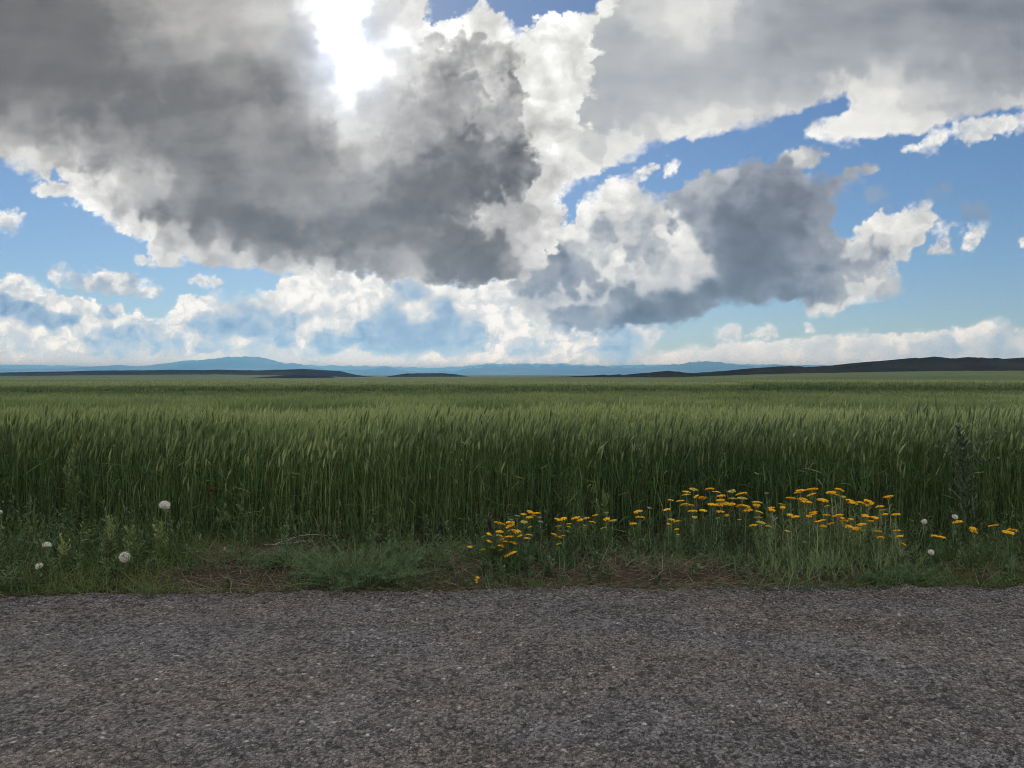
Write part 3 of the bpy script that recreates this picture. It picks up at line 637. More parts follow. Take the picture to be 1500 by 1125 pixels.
# ---------------------------------------------------------------- the air between
def haze_box():
    x0, x1, y0, y1, z0, z1 = -37500, 37500, -7500, 37500, -12.0, 340.0
    v = [(x, y, z) for z in (z0, z1) for y in (y0, y1) for x in (x0, x1)]
    q = [(0, 2, 3, 1), (4, 5, 7, 6), (0, 1, 5, 4), (2, 6, 7, 3), (0, 4, 6, 2), (1, 3, 7, 5)]
    m, t = new_mat('haze')
    pv = t.n('ShaderNodeVolumePrincipled', {'Color': (0.21, 0.56, 1.0, 1), 'Density': HAZE, 'Anisotropy': 0.5, 'Absorption Color': (0.4, 0.4, 0.4, 1)})
    pv.inputs['Density Attribute'].default_value = ''
    t.n('ShaderNodeOutputMaterial', {'Volume': pv.outputs[0]})
    mb = MB(); mb.add(v, quad=q)
    tag(mb.build('haze', m), 'thin blue haze over the plain', None, None, 'stuff')
haze_box()
# ---------------------------------------------------------------- the crop: bearded wheat, green, heads out
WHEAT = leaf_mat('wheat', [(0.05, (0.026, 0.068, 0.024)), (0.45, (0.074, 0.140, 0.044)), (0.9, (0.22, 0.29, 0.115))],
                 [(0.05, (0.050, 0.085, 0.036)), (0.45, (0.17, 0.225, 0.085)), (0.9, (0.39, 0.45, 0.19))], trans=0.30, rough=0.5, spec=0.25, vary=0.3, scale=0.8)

def front(x):                                # the front line of the crop
    return 7.05 + 0.10 * fbm(x * 0.5, x * 0 + 9.1, 3, 71) * 3 + 0.02 * x * 0
def scatter(y0, y1, dens, spread=0.70, pad=1.6, clump=0.0):
    """points over the strip of field between two distances, a little wider than the view"""
    area = spread * (y1 * y1 - y0 * y0) + 2 * pad * (y1 - y0)
    n = int(area * dens)
    u = R.random(n); y = np.sqrt(y0 * y0 + u * (y1 * y1 - y0 * y0)); x = (R.random(n) * 2 - 1) * (spread * y + pad)
    return x, y
def crop(mb, x, y, h, nleaf, leafh, stem_w, leaf_w, ear_w, awns, earsides, lean_bias=0.05, stem_from=0.0, fat=1.0):
    N = len(x); z = terrain(x, y)
    az = R.normal(0.15, 1.2, N); lean = np.abs(R.normal(0.035, 0.035, N)); curl = np.abs(R.normal(0.10, 0.09, N)) + lean_bias
    tint = np.clip(0.5 + 0.22 * fbm(x * 0.25, y * 0.12, 3, 91) * 2 + 1.1 * np.interp(y + y * 0.06 * fbm(x * 0.03, y * 0.05, 3, 95) * 2, [7, 8.0, 8.8, 11, 12.8, 14.5, 20, 27, 34, 46, 52, 59, 64, 78, 90, 150], [-0.12, -0.10, 0.20, 0.30, 0.36, 0.08, -0.05, 0.10, 0.22, 0.18, -0.02, -0.05, -0.12, 0.0, 0.45, 0.65]) + 0.16 * fbm(x * 0.012, y * 0.16, 4, 93) * 2 + R.normal(0, 1, N) * np.interp(y, [7, 9, 14, 40], [0.22, 0.17, 0.10, 0.07]), 0, 1)  # distance bands: field tones, with backlit dark front and bright canopy painted in
    base = np.stack([x, y, z], 1)
    P = stem_path(base, h, az, lean, curl, 4)
    if stem_from > 0:
        P[:, 0] = P[:, 0] * (1 - stem_from) + P[:, 2] * stem_from; P[:, 1] = 0.5 * (P[:, 0] + P[:, 2])
    tubes(mb, P, np.array([1.0, 0.9, 0.8, 0.6])[None] * stem_w * 0.5, 3, np.clip(tint + R.normal(0.05, 0.18, N), 0, 1), 0.25)
    top = P[:, -1]; d = P[:, -1] - P[:, -2]; d /= np.linalg.norm(d, axis=1, keepdims=True)
    # ear
    el = R.normal(0.105, 0.016, N) * fat ** 0.5
    eaz = R.normal(0.1, 0.75, N); ela = np.abs(R.normal(0.20, 0.17, N))
    E = stem_path(top, el, eaz, ela, R.normal(0.15, 0.15, N), 4)
    tubes(mb, E, np.array([0.35, 1.0, 0.85, 0.15])[None] * ear_w * 0.5, earsides, np.clip(tint + R.normal(0, 0.1, N), 0, 1), 1.0)
    # awns
    for k in range(awns):
        f = R.random(N)[:, None] * 0.8 + 0.1
        b = E[:, 0] * (1 - f) + E[:, 3] * f
        ribbons(mb, b, R.normal(0.085, 0.015, N) * fat ** 0.5, 0.0022 * fat, eaz + R.normal(0, 1.0, N), ela + R.normal(0.12, 0.12, N), R.normal(0.1, 0.1, N), 1, np.clip(tint + 0.1, 0, 1), 1.0, taper=1.0)
    # leaves
    for k in range(nleaf):
        lo, hi = leafh
        f = lo + (hi - lo) * ((k + R.random(N) * 0.9) / max(nleaf, 1))
        q = f * 3; i = np.minimum(q.astype(int), 2); fr = (q - i)[:, None]
        b = P[np.arange(N), i] * (1 - fr) + P[np.arange(N), i + 1] * fr
        kink = np.where(R.random(N) < 0.38, R.uniform(0.6, 2.1, N), 0.0)
        ribbons(mb, b, R.uniform(0.13, 0.27, N) * fat ** 0.3, leaf_w * R.uniform(0.7, 1.2, N), R.uniform(-PI, PI, N), R.uniform(0.08, 0.42, N), R.choice([0.05, 0.2, 0.5, 1.1], N) * R.uniform(0.5, 1.2, N), 3 if fat < 1.5 else 2,
                np.clip(tint + R.normal(0, 0.18, N), 0, 1), R.choice([0.0, 0.0, 0.0, 0.3], 1)[0], twist=R.normal(0, 0.6, N), taper=0.6, kink=kink)

mb = MB()
# the front rank: whole plants
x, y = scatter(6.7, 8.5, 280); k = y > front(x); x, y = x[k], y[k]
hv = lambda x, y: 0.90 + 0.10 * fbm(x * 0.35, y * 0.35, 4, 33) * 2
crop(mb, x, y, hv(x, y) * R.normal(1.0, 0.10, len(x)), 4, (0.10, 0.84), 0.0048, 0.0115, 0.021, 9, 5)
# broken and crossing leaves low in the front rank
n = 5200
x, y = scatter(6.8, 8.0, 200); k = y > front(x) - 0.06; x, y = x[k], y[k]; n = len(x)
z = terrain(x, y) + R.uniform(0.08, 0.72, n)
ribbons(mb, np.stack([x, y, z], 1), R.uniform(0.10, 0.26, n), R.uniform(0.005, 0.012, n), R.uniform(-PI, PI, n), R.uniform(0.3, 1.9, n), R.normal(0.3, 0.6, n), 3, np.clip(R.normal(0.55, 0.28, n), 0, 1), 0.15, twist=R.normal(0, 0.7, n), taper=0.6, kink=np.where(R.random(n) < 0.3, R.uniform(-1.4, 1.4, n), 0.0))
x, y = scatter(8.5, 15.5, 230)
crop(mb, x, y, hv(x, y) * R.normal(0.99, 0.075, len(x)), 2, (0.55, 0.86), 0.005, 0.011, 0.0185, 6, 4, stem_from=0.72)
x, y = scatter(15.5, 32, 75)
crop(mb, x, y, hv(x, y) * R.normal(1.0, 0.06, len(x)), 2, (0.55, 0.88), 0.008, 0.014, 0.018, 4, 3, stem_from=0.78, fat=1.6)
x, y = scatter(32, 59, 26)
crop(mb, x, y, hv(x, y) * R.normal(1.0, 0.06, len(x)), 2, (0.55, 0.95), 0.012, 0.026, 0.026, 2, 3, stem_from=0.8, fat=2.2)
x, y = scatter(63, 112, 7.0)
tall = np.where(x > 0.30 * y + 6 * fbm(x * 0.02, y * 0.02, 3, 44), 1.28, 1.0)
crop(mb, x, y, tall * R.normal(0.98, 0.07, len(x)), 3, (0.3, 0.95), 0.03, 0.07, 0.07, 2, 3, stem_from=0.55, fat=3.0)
tag(mb.build('wheat', WHEAT), 'green bearded wheat standing in a dense field', None, None, 'stuff')
# ---------------------------------------------------------------- verge: grass, straw, loose chips
def soil(x, y):
    x = np.asarray(x, float); y = np.asarray(y, float)
    z = terrain(x, y); v = sstep(0.0, 0.5, y - road_edge(x))
    return z + v * (0.05 + 0.05 * fbm(x * 1.1, y * 1.6, 4, 21)) - 0.01
def px2x(px, d): return (px - CX) / F * d

GRASS = leaf_mat('grass', [(0.05, (0.045, 0.085, 0.030)), (0.4, (0.085, 0.135, 0.045)), (0.75, (0.135, 0.165, 0.055)), (0.95, (0.22, 0.20, 0.095))], trans=0.3, vary=0.35, scale=3.0)
STRAW = plain_mat('straw', [(0.1, (0.10, 0.075, 0.05)), (0.5, (0.23, 0.18, 0.12)), (0.9, (0.36, 0.30, 0.22))], rough=0.8, scale=12.0)
# how thick the low grass grows along the verge, by bearing
GD = np.array([(-200, 1.0), (0, 1.0), (120, 0.95), (230, 0.85), (275, 0.4), (340, 0.2), (430, 0.3), (520, 0.3), (640, 0.28), (700, 0.22), (790, 0.14), (900, 0.12), (1000, 0.10), (1100, 0.10), (1200, 0.12), (1320, 0.60), (1420, 0.85), (1520, 0.8), (1700, 0.9)])
mb = MB()
n = 95000
x = R.uniform(-5.8, 5.8, n); dd = R.random(n) ** 0.8
y = road_edge(x) + 0.02 + dd * 1.55
den = np.interp(CX + x / y * F, GD[:, 0], GD[:, 1]) * np.clip(0.55 + 1.1 * fbm(x * 2.0, y * 3.0, 3, 61), 0.05, 1.2)
k = R.random(n) < den; x, y = x[k], y[k]; n = len(x)
left = sstep(-1.0, -2.6, x)
edge = 1 - sstep(0.15, 0.65, y - road_edge(x))
L = R.gamma(4.0, 0.022, n) * (0.55 + 0.9 * left) * (1.15 - 0.35 * edge) + 0.03
dry = edge * 0.42 * left + 0.08
ribbons(mb, np.stack([x, y, soil(x, y)], 1), L, R.uniform(0.003, 0.0065, n), R.uniform(-PI, PI, n), R.uniform(0.05, 1.1, n), R.uniform(0.1, 1.5, n), 3,
        np.clip(0.24 + 0.30 * fbm(x * 1.2, y * 1.6, 3, 62) * 2 + dry + R.normal(0, 0.14, n), 0, 1), 0.0, twist=R.normal(0, 0.5, n))
# taller wild grass at the foot of the crop
n = 5200
x = R.uniform(-5.8, 5.8, n); y = front(x) - 0.02 - R.random(n) ** 1.6 * 0.55
k = R.random(n) < np.where(x < -1.2, 1.0, 0.45) * np.clip(0.5 + 1.4 * fbm(x * 1.4, y * 2, 3, 65), 0, 1); x, y = x[k], y[k]; n = len(x)
ribbons(mb, np.stack([x, y, soil(x, y)], 1), R.uniform(0.18, 0.48, n), R.uniform(0.003, 0.007, n), R.uniform(-PI, PI, n), R.uniform(0.0, 0.5, n), R.uniform(0.2, 1.2, n), 4,
        np.clip(0.30 + R.normal(0, 0.15, n), 0, 1), 0.0, twist=R.normal(0, 0.5, n))
n = 15000
x = R.uniform(-5.8, 5.8, n); over = 0.12 * fbm(x * 1.1, x * 0 + 4.4, 3, 68) * 2
y = road_edge(x) - np.maximum(over, -0.05) + np.abs(R.normal(0, 0.14, n))
k = R.random(n) < np.interp(CX + x / y * F, [-300, 0, 240, 275, 400, 430, 640, 700, 760, 860, 1080, 1130, 1300, 1500, 1800], [1, 1, 0.95, 0.25, 0.2, 0.6, 0.5, 0.3, 0.5, 0.12, 0.15, 0.5, 0.7, 0.9, 0.9]); x, y = x[k], y[k]; n = len(x)
lf = sstep(-1.6, -2.6, x)
ribbons(mb, np.stack([x, y, soil(x, y)], 1), R.gamma(4, 0.016, n) + 0.025, R.uniform(0.003, 0.006, n), R.uniform(-PI, PI, n), R.uniform(0.1, 1.3, n), R.uniform(0.1, 1.3, n), 3,
        np.clip(0.26 + 0.34 * lf * sstep(-0.2, 0.3, fbm(x * 1.5, y * 2, 3, 69)) + R.normal(0, 0.15, n), 0, 1), 0.0, twist=R.normal(0, 0.5, n))
tag(mb.build('grass', GRASS), 'low wild grass along the road verge', None, None, 'stuff')

mb = MB()
n = 9000
x = R.uniform(-5.6, 5.6, n); y = road_edge(x) + 0.0 + R.random(n) ** 1.4 * 1.1
px = CX + x / y * F
den = np.interp(px, [-200, 0, 200, 270, 330, 430, 520, 660, 720, 800, 1000, 1120, 1250, 1400, 1700], [0.3, 0.35, 0.35, 0.8, 1.0, 1.0, 0.5, 0.7, 0.5, 0.6, 0.8, 0.7, 0.4, 0.4, 0.4])
k = R.random(n) < den; x, y = x[k], y[k]; n = len(x)
z = soil(x, y) + R.uniform(0.004, 0.03, n)
ribbons(mb, np.stack([x, y, z], 1), R.gamma(3, 0.04, n) + 0.04, R.uniform(0.002, 0.005, n), R.normal(0, 0.7, n) + PI * (R.random(n) < 0.5), R.uniform(1.2, 1.62, n), R.normal(0.1, 0.25, n), 3, np.clip(R.normal(0.45, 0.22, n), 0, 1), 0.0, taper=0.9)
# heaped dead stalks where the bank is bare
for c0, c1, d0, d1, nn in ((300, 470, 6.15, 6.75, 700), (640, 720, 6.0, 6.3, 160), (870, 1060, 5.95, 6.2, 260), (20, 130, 6.1, 6.5, 160)):
    d = R.uniform(d0, d1, nn); x = px2x(R.uniform(c0, c1, nn), d); z = soil(x, d) + R.random(nn) ** 2 * 0.09
    ribbons(mb, np.stack([x, d, z], 1), R.uniform(0.10, 0.42, nn), R.uniform(0.002, 0.005, nn), R.normal(0.1, 0.6, nn) + PI * (R.random(nn) < 0.45), R.uniform(1.1, 1.6, nn), R.normal(0.15, 0.3, nn), 5, np.clip(R.normal(0.40, 0.22, nn), 0, 1), 0.0, taper=0.9)
tag(mb.build('straw', STRAW), 'dry straw and dead stalks littered along the verge', None, None, 'stuff')

# low broad-leaved growth that fills the foot of the crop
UNDER = leaf_mat('undergrowth leaf', [(0.1, (0.036, 0.075, 0.030)), (0.5, (0.080, 0.130, 0.055)), (0.9, (0.17, 0.21, 0.10))], trans=0.25, vary=0.35, scale=5.0)
mb = MB(); n = 1150
x = R.uniform(-5.8, 5.8, n); e = road_edge(x); y = e + 0.12 + R.random(n) * (front(x) - e - 0.08)
px = CX + x / y * F
k = R.random(n) < np.interp(px, [-300, 0, 240, 300, 420, 560, 700, 900, 1100, 1350, 1500, 1800], [1, 1, 0.95, 0.5, 0.45, 0.7, 0.8, 0.7, 0.7, 0.9, 0.9, 0.9]) * np.interp(y - e, [0.2, 0.5, 1.0], [0.6, 0.8, 1.0])
x, y = x[k], y[k]; n = len(x); z = soil(x, y); H = R.uniform(0.08, 0.30, n) * np.interp(y - road_edge(x), [0.2, 1.2], [0.6, 1.25]) * (1 + 0.7 * sstep(-1.4, -2.2, x)); pt = R.uniform(0.1, 0.8, n)
P = stem_path(np.stack([x, y, z], 1), H, R.uniform(-PI, PI, n), R.uniform(0, 0.4, n), R.uniform(0, 0.5, n), 5); tubes(mb, P, np.linspace(0.0026, 0.0012, 5)[None], 3, 0.7)
for j in range(24):
    q = np.clip((j + R.random(n)) / 24, 0, 0.999) * 4; i = q.astype(int); f = (q - i)[:, None]
    b = P[np.arange(n), i] * (1 - f) + P[np.arange(n), i + 1] * f
    ribbons(mb, b, R.uniform(0.025, 0.075, n) * (1.2 - q / 7), R.uniform(0.007, 0.016, n), R.uniform(-PI, PI, n), R.uniform(0.4, 1.3, n), R.uniform(0.1, 0.9, n), 3, np.clip(pt + R.normal(0, 0.15, n), 0, 1), 0.0, twist=R.normal(0, 0.5, n), taper=0.5)
tag(mb.build('undergrowth', UNDER), 'low leafy undergrowth along the foot of the wheat', None, None, 'stuff')

# loose chips swept to the edge of the asphalt
STONE = plain_mat('stone chips', [(0.1, (0.05, 0.045, 0.042)), (0.5, (0.12, 0.105, 0.095)), (0.9, (0.30, 0.28, 0.26))], rough=0.9, scale=60.0)
mb = MB(); n = 11000
x = R.uniform(-5.2, 5.2, n); y = road_edge(x) + R.normal(0.08, 0.17, n)
s = R.gamma(3, 0.0017, n) + 0.003
oct_v = np.array([(1, 0, 0), (0.3, 0.9, 0.1), (-0.8, 0.5, 0), (-0.7, -0.7, 0.1), (0.4, -0.9, 0), (0.1, 0.1, 0.75), (0, 0, -0.5)])
oct_f = np.array([(0, 1, 5), (1, 2, 5), (2, 3, 5), (3, 4, 5), (4, 0, 5), (1, 0, 6), (2, 1, 6), (3, 2, 6), (4, 3, 6), (0, 4, 6)])
a = R.uniform(0, 2 * PI, n); ca, sa = np.cos(a), np.sin(a)
V = oct_v[None] * (s[:, None, None] * R.uniform(0.7, 1.3, (n, 7, 1)))
V = np.stack([V[..., 0] * ca[:, None] - V[..., 1] * sa[:, None], V[..., 0] * sa[:, None] + V[..., 1] * ca[:, None], V[..., 2]], -1)
zz = np.maximum(soil(x, y), -0.075 * sstep(-0.02, 0.22, y - road_edge(x)) + 0.008) + s * 0.3 - 0.004
V = V + np.stack([x, y, zz], 1)[:, None]
mb.add(V.reshape(-1, 3), tri=((np.arange(n) * 7)[:, None, None] + oct_f[None]).reshape(-1, 3), tint=np.repeat(np.clip(R.normal(0.4, 0.22, n), 0, 1), 7))
tag(mb.build('gravel', STONE), 'loose stone chips along the crumbling asphalt edge', None, None, 'stuff')

# ---------------------------------------------------------------- yellow yarrow
YST = leaf_mat('yarrow stem', [(0.1, (0.085, 0.135, 0.060)), (0.5, (0.17, 0.225, 0.110)), (0.9, (0.30, 0.34, 0.19))], trans=0.15, vary=0.3, scale=9.0)
YLF = leaf_mat('yarrow leaf', [(0.1, (0.055, 0.105, 0.042)), (0.5, (0.12, 0.19, 0.085)), (0.9, (0.25, 0.31, 0.16))], trans=0.3, vary=0.3, scale=6.0)
def flower_mat(name, stops):
    m, t = new_mat(name)
    f = t.math('ADD', t.math('MULTIPLY', t.attr('tint'), 0.7), t.math('MULTIPLY', t.noise(t.pos(), 160.0, 2), 0.3))
    col = t.ramp(f, stops)
    pr = t.n('ShaderNodeBsdfPrincipled', {'Base Color': col, 'Roughness': 0.7, 'Specular IOR Level': 0.2})
    tr = t.n('ShaderNodeBsdfTranslucent', {'Color': col})
    mx = t.n('ShaderNodeMixShader', {0: 0.35, 1: pr.outputs[0], 2: tr.outputs[0]})
    t.n('ShaderNodeOutputMaterial', {'Surface': mx.outputs[0]}); return m
GOLD = flower_mat('yarrow gold', [(0.1, (0.74, 0.33, 0.010)), (0.45, (0.93, 0.51, 0.014)), (0.9, (0.96, 0.66, 0.035))])
LEMON = flower_mat('yarrow lemon', [(0.1, (0.45, 0.36, 0.05)), (0.5, (0.66, 0.54, 0.10)), (0.9, (0.74, 0.64, 0.24))])
FADED = flower_mat('yarrow faded', [(0.1, (0.20, 0.17, 0.12)), (0.5, (0.42, 0.37, 0.28)), (0.9, (0.56, 0.50, 0.42))])

def head_mesh(seed, n=34, rings=True):
    """a flat-topped head: many little domed flower buttons on thin rays springing from one point; unit radius 1"""
    r = np.random.default_rng(seed); mb = MB()
    sx, sy = r.uniform(0.85, 1.15), r.uniform(0.75, 1.0)
    k = np.arange(n); rad = np.sqrt((k + 0.5) / n) * r.uniform(0.9, 1.05, n); a = k * 2.39996 + r.uniform(0, 0.4, n)
    cx, cyy = rad * np.cos(a) * sx, rad * np.sin(a) * sy
    cz = 0.20 * (1 - rad ** 2) + r.normal(0, 0.035, n)
    tilt = r.uniform(-0.12, 0.12, 2); cz = cz + cx * tilt[0] + cyy * tilt[1]
    s = r.uniform(0.13, 0.20, n)
    ns = 6
    ang = np.arange(ns) * 2 * PI / ns
    prof = [(0.55, -0.75), (1.0, -0.15), (0.75, 0.30)]
    for i in range(n):
        v = []
        for rr, zz in prof:
            v += [(cx[i] + s[i] * rr * math.cos(b + a[i]), cyy[i] + s[i] * rr * math.sin(b + a[i]), cz[i] + s[i] * zz) for b in ang]
        v.append((cx[i], cyy[i], cz[i] + s[i] * 0.42))
        q = [(j * ns + l, j * ns + (l + 1) % ns, (j + 1) * ns + (l + 1) % ns, (j + 1) * ns + l) for j in range(2) for l in range(ns)]
        tr = [(2 * ns + l, 2 * ns + (l + 1) % ns, 3 * ns) for l in range(ns)]
        mb.add(v, tri=tr, quad=q, tint=r.uniform(0.1, 1.0))
    me = mb.mesh('flower_head', smooth=False)
    return me
def rays_geo(mb, top, size, seed, tint):
    """the green rays that carry a head, joined to the top of the stem"""
    r = np.random.default_rng(seed); n = 9
    a = r.uniform(0, 2 * PI, n); rr = np.sqrt(r.random(n)) * size * 0.85
    P0 = np.repeat((np.asarray(top) - (0, 0, size * 0.75))[None], n, 0)
    P2 = np.asarray(top) + np.stack([rr * np.cos(a), rr * np.sin(a), np.full(n, -size * 0.10)], 1)
    P1 = P0 * 0.45 + P2 * 0.55; P1[:, 2] -= size * 0.05
    tubes(mb, np.stack([P0, P1, P2], 1), np.array([[0.0016, 0.0013, 0.0011]]), 3, tint)
HEADS = {}
for kind, mat, nn in (('gold', GOLD, 36), ('lemon', LEMON, 30), ('faded', FADED, 22)):
    HEADS[kind] = []
    for j in range(4):
        me = head_mesh(100 + j + 10 * len(HEADS), nn - 4 * (j % 2)); me.materials.append(mat); HEADS[kind].append(me)

def yarrow(label, base_px, base_dist, heads, group='yellow yarrow on the verge', bushy=1.0, spread=0.10, basal=60, seed=0, tone=0.35):
    """heads: (px, py, width in px, kind). One rooted plant: every stem with its leaves is a part, its flower head a sub-part"""
    r = np.random.default_rng(seed + 500)
    bx = px2x(base_px, base_dist); bz = float(soil(bx, base_dist))
    root = empty('yarrow_plant', (bx, base_dist, bz), label, 'flower', group)
    o0 = np.array([bx, base_dist, bz])
    for i, (px, py, wpx, kind) in enumerate(heads):
        # taller ones stand farther back
        dist = base_dist + np.interp(py, [715, 850], [0.62, -0.12]) + r.uniform(-0.08, 0.08)
        top = at(px, py, dist)
        fx = bx + (top[0] - bx) * r.uniform(0.62, 0.92) + r.normal(0, 0.02); fy = base_dist + (dist - base_dist) * r.uniform(0.6, 0.95)
        foot = np.array([fx, fy, float(soil(fx, fy))])
        size = wpx / F * dist * 0.5
        mb = MB()
        K = 7; f = np.linspace(0, 1, K)[:, None]
        P = foot * (1 - f) + top * f + np.array([(foot[0] - top[0]) * 0.35, 0.0, 0.0]) * (f * (1 - f)) * -1.2
        P[:, :2] += r.normal(0, 0.004, (K, 2)) * np.sin(f * PI)
        P[-1, 2] -= size * 0.7
        tint = float(np.clip(r.normal(tone + 0.08, 0.16), 0, 1))
        tubes(mb, P[None], np.linspace(0.0042, 0.0024, K)[None], 4, tint)
        rays_geo(mb, top, size, seed * 97 + i, tint)
        so_ = mb.build('flower_stem', YST, root, origin=o0)
        # feathery leaves up the stem
        lm = MB(); nl = int(34 * bushy)
        q = r.uniform(0.02, 0.86, nl) ** 0.9; b = np.stack([np.interp(q, f[:, 0], P[:, c]) for c in range(3)], 1)
        az = r.uniform(-PI, PI, nl); ln = (0.105 - 0.065 * q) * r.uniform(0.7, 1.3, nl); le = r.uniform(0.35, 0.95, nl); cu = r.uniform(-0.2, 0.8, nl)
        ribbons(lm, b, ln, 0.0048, az, le, cu, 3, np.clip(r.normal(tone, 0.2, nl), 0, 1), 0.0)
        for s_ in (-1, 1):                     # pinnae
            for g in (0.3, 0.5, 0.7, 0.9):
                aa = le + cu * g * 0.5
                pb = b + np.stack([np.sin(aa) * np.cos(az), np.sin(aa) * np.sin(az), np.cos(aa)], 1) * (ln * g)[:, None]
                ribbons(lm, pb, ln * 0.30 * (1.3 - g * 0.6), 0.0040, az + s_ * 0.95, le + 0.15, cu, 1, np.clip(r.normal(tone, 0.2, nl), 0, 1), 0.0, taper=0.8)
        lo = lm.build('leaves', YLF, so_, origin=o0)
        h = bpy.data.objects.new('flower_head', HEADS[kind][int(r.integers(4))]); C.objects.link(h); h.parent = so_
        h.location = top - o0; h.scale = (size, size, size * r.uniform(0.75, 1.0)); h.rotation_euler = (r.normal(0.10, 0.16), r.normal(0, 0.15), r.uniform(0, 6.28))
        if kind == 'faded': h['label'] = 'faded brownish flower head'
        if kind == 'lemon': h['label'] = 'pale lemon flower head'
    # leaves at the foot
    lm = MB(); nb = int(basal * 0.9)
    ax = r.normal(0, 1, nb) * spread; ay = r.normal(0.12, 0.16, nb)
    px_, py_ = bx + ax, base_dist + ay
    b = np.stack([px_, py_, soil(px_, py_)], 1); az = r.uniform(-PI, PI, nb); ln = r.uniform(0.07, 0.22, nb); le = r.uniform(0.05, 0.6, nb); cu = r.uniform(0.2, 0.9, nb); ti = np.clip(r.normal(tone - 0.05, 0.2, nb), 0, 1)
    ribbons(lm, b, ln, 0.0045, az, le, cu, 4, ti)
    for s_ in (-1, 1):
        for g in (0.2, 0.32, 0.44, 0.56, 0.68, 0.8, 0.92):
            aa = le + cu * g * 0.5
            pb = b + np.stack([np.sin(aa) * np.cos(az), np.sin(aa) * np.sin(az), np.cos(aa)], 1) * (ln * g)[:, None]
            ribbons(lm, pb, ln * 0.20 * (1.2 - 0.7 * g) + 0.01, 0.0035, az + s_ * 0.9, le + 0.2, cu, 1, ti, 0.0, taper=0.8)
    lm.build('basal_leaves', YLF, root, origin=o0)
    return root

def crop_heads(x0, s):
    """heads read off in an enlargement: 'x y w kind;'  (g gold, l lemon, f faded)"""
    kinds = {'g': 'gold', 'l': 'lemon', 'f': 'faded'}
    out = []
    for q in s.split(';'):
        q = q.split()
        if len(q) >= 3: out.append((x0 + float(q[0]) / 3.571, 680 + float(q[1]) / 3.571, float(q[2]) / 3.571, kinds[q[3]] if len(q) > 3 else 'gold'))
    return out
L7 = lambda s: crop_heads(680, s)
L8 = lambda s: crop_heads(1080, s)
yarrow('small yarrow with one gold and two faded heads left of the flower bank', 691, 6.15, L7('30 413 24 f;30 433 40;80 463 18 f'), basal=26, seed=1, spread=0.06)
yarrow('dense low gold yarrow clump leaning over the road edge beside the sprawling weed', 746, 5.98,
       L7('98 380 26 f;130 366 36;130 403 36;100 445 28;150 437 36 l;185 310 60;240 305 55;245 290 30 f;240 322 50;185 353 38;245 345 42;275 352 50;185 375 42;235 380 50;290 375 36;330 388 38;340 370 34;190 397 38;215 405 34;258 411 44;195 428 46;195 448 34;225 478 44;252 465 52;213 436 30'), basal=170, seed=2, spread=0.12, bushy=1.3)
yarrow('yarrow with a crown of small mixed gold and faded heads behind the dense low clump', 775, 6.35,
       L7('310 262 36;345 250 42;375 258 50;340 278 34;313 303 38 l;345 328 32;395 278 24 f;400 300 30 f;280 270 26 f;385 455 24 f;362 268 30 l'), basal=50, seed=3, spread=0.08)
yarrow('upright yarrow clump with a steep stack of gold heads over bare soil', 822, 6.12,
       L7('490 290 50;520 285 50;495 325 36;548 312 30;547 327 28;497 347 30;540 352 30 l;470 367 32;495 380 44;520 374 26;495 418 38'), basal=70, seed=4, spread=0.08)
yarrow('loose yarrow clump topped by a line of gold and lemon heads at one height', 868, 6.2,
       L7('585 282 56;605 292 40;640 282 36 l;670 303 42;685 268 38;630 320 22 l;630 332 20 f;745 288 42;775 296 46 l;728 334 36 l;745 255 24 f'), basal=80, seed=5, spread=0.12)
yarrow('slim yarrow with three gold heads one above another in the dark gap', 936, 6.15, L7('908 248 44;918 278 46;885 311 42;970 230 24 f'), basal=34, seed=6, spread=0.06)
yarrow('yarrow with scattered gold heads and one pale head left of the tallest clump', 986, 6.15, L7('1060 238 46;1085 290 38;1110 300 42;1070 313 28;1112 340 28;1118 368 18;1205 277 30 l;1080 188 38;1130 192 46'), basal=70, seed=7, spread=0.10)
yarrow('tallest yarrow clump with the highest gold heads in front of the wheat', 1040, 6.2,
       L7('1160 145 48;1162 160 44 l;1155 212 56;1190 215 32;1200 132 44 l;1215 168 42;1245 178 46;1195 245 46;1250 242 46;1285 130 54;1320 145 42;1345 165 42;1340 188 48;1300 212 60;1350 208 60;1395 210 52;1340 248 48;1370 268 42;1325 282 28 f;1360 320 20 f;1310 350 18 f'), basal=150, seed=8, spread=0.16)
yarrow('yarrow clump of gold and lemon heads between the tallest clump and the leaning stems', 1093, 6.2,
       L7('1400 142 50 l;1450 155 56;1405 180 42 l;1455 178 50 l;1440 218 42;1475 220 52;1475 245 38;1440 290 26') + L8('60 238 46;100 200 60 l;100 215 50;155 152 26 f'), basal=120, seed=9, spread=0.13)
yarrow('low yarrow with long bare stems leaning away to the left', 1150, 5.98, L8('115 250 44;110 278 40 l;85 320 48;125 305 46 l;165 325 40 l;200 287 38 f;262 350 28 l;180 228 46;182 240 42;235 210 36 l;238 226 36'), basal=90, seed=10, spread=0.10, bushy=1.2, tone=0.92)
yarrow('broad yarrow clump with wide gold heads stacked to the top of the bank', 1190, 6.0,
       L8('280 178 48;330 138 54;315 150 42;390 132 58;385 160 58;335 182 52;365 198 52;350 190 42;447 188 68;275 265 36;305 275 52;375 272 38;400 252 44;400 262 50;465 267 42;440 295 46;420 300 36;450 324 42;488 312 42'), basal=160, seed=11, spread=0.14, bushy=1.2, tone=0.92)
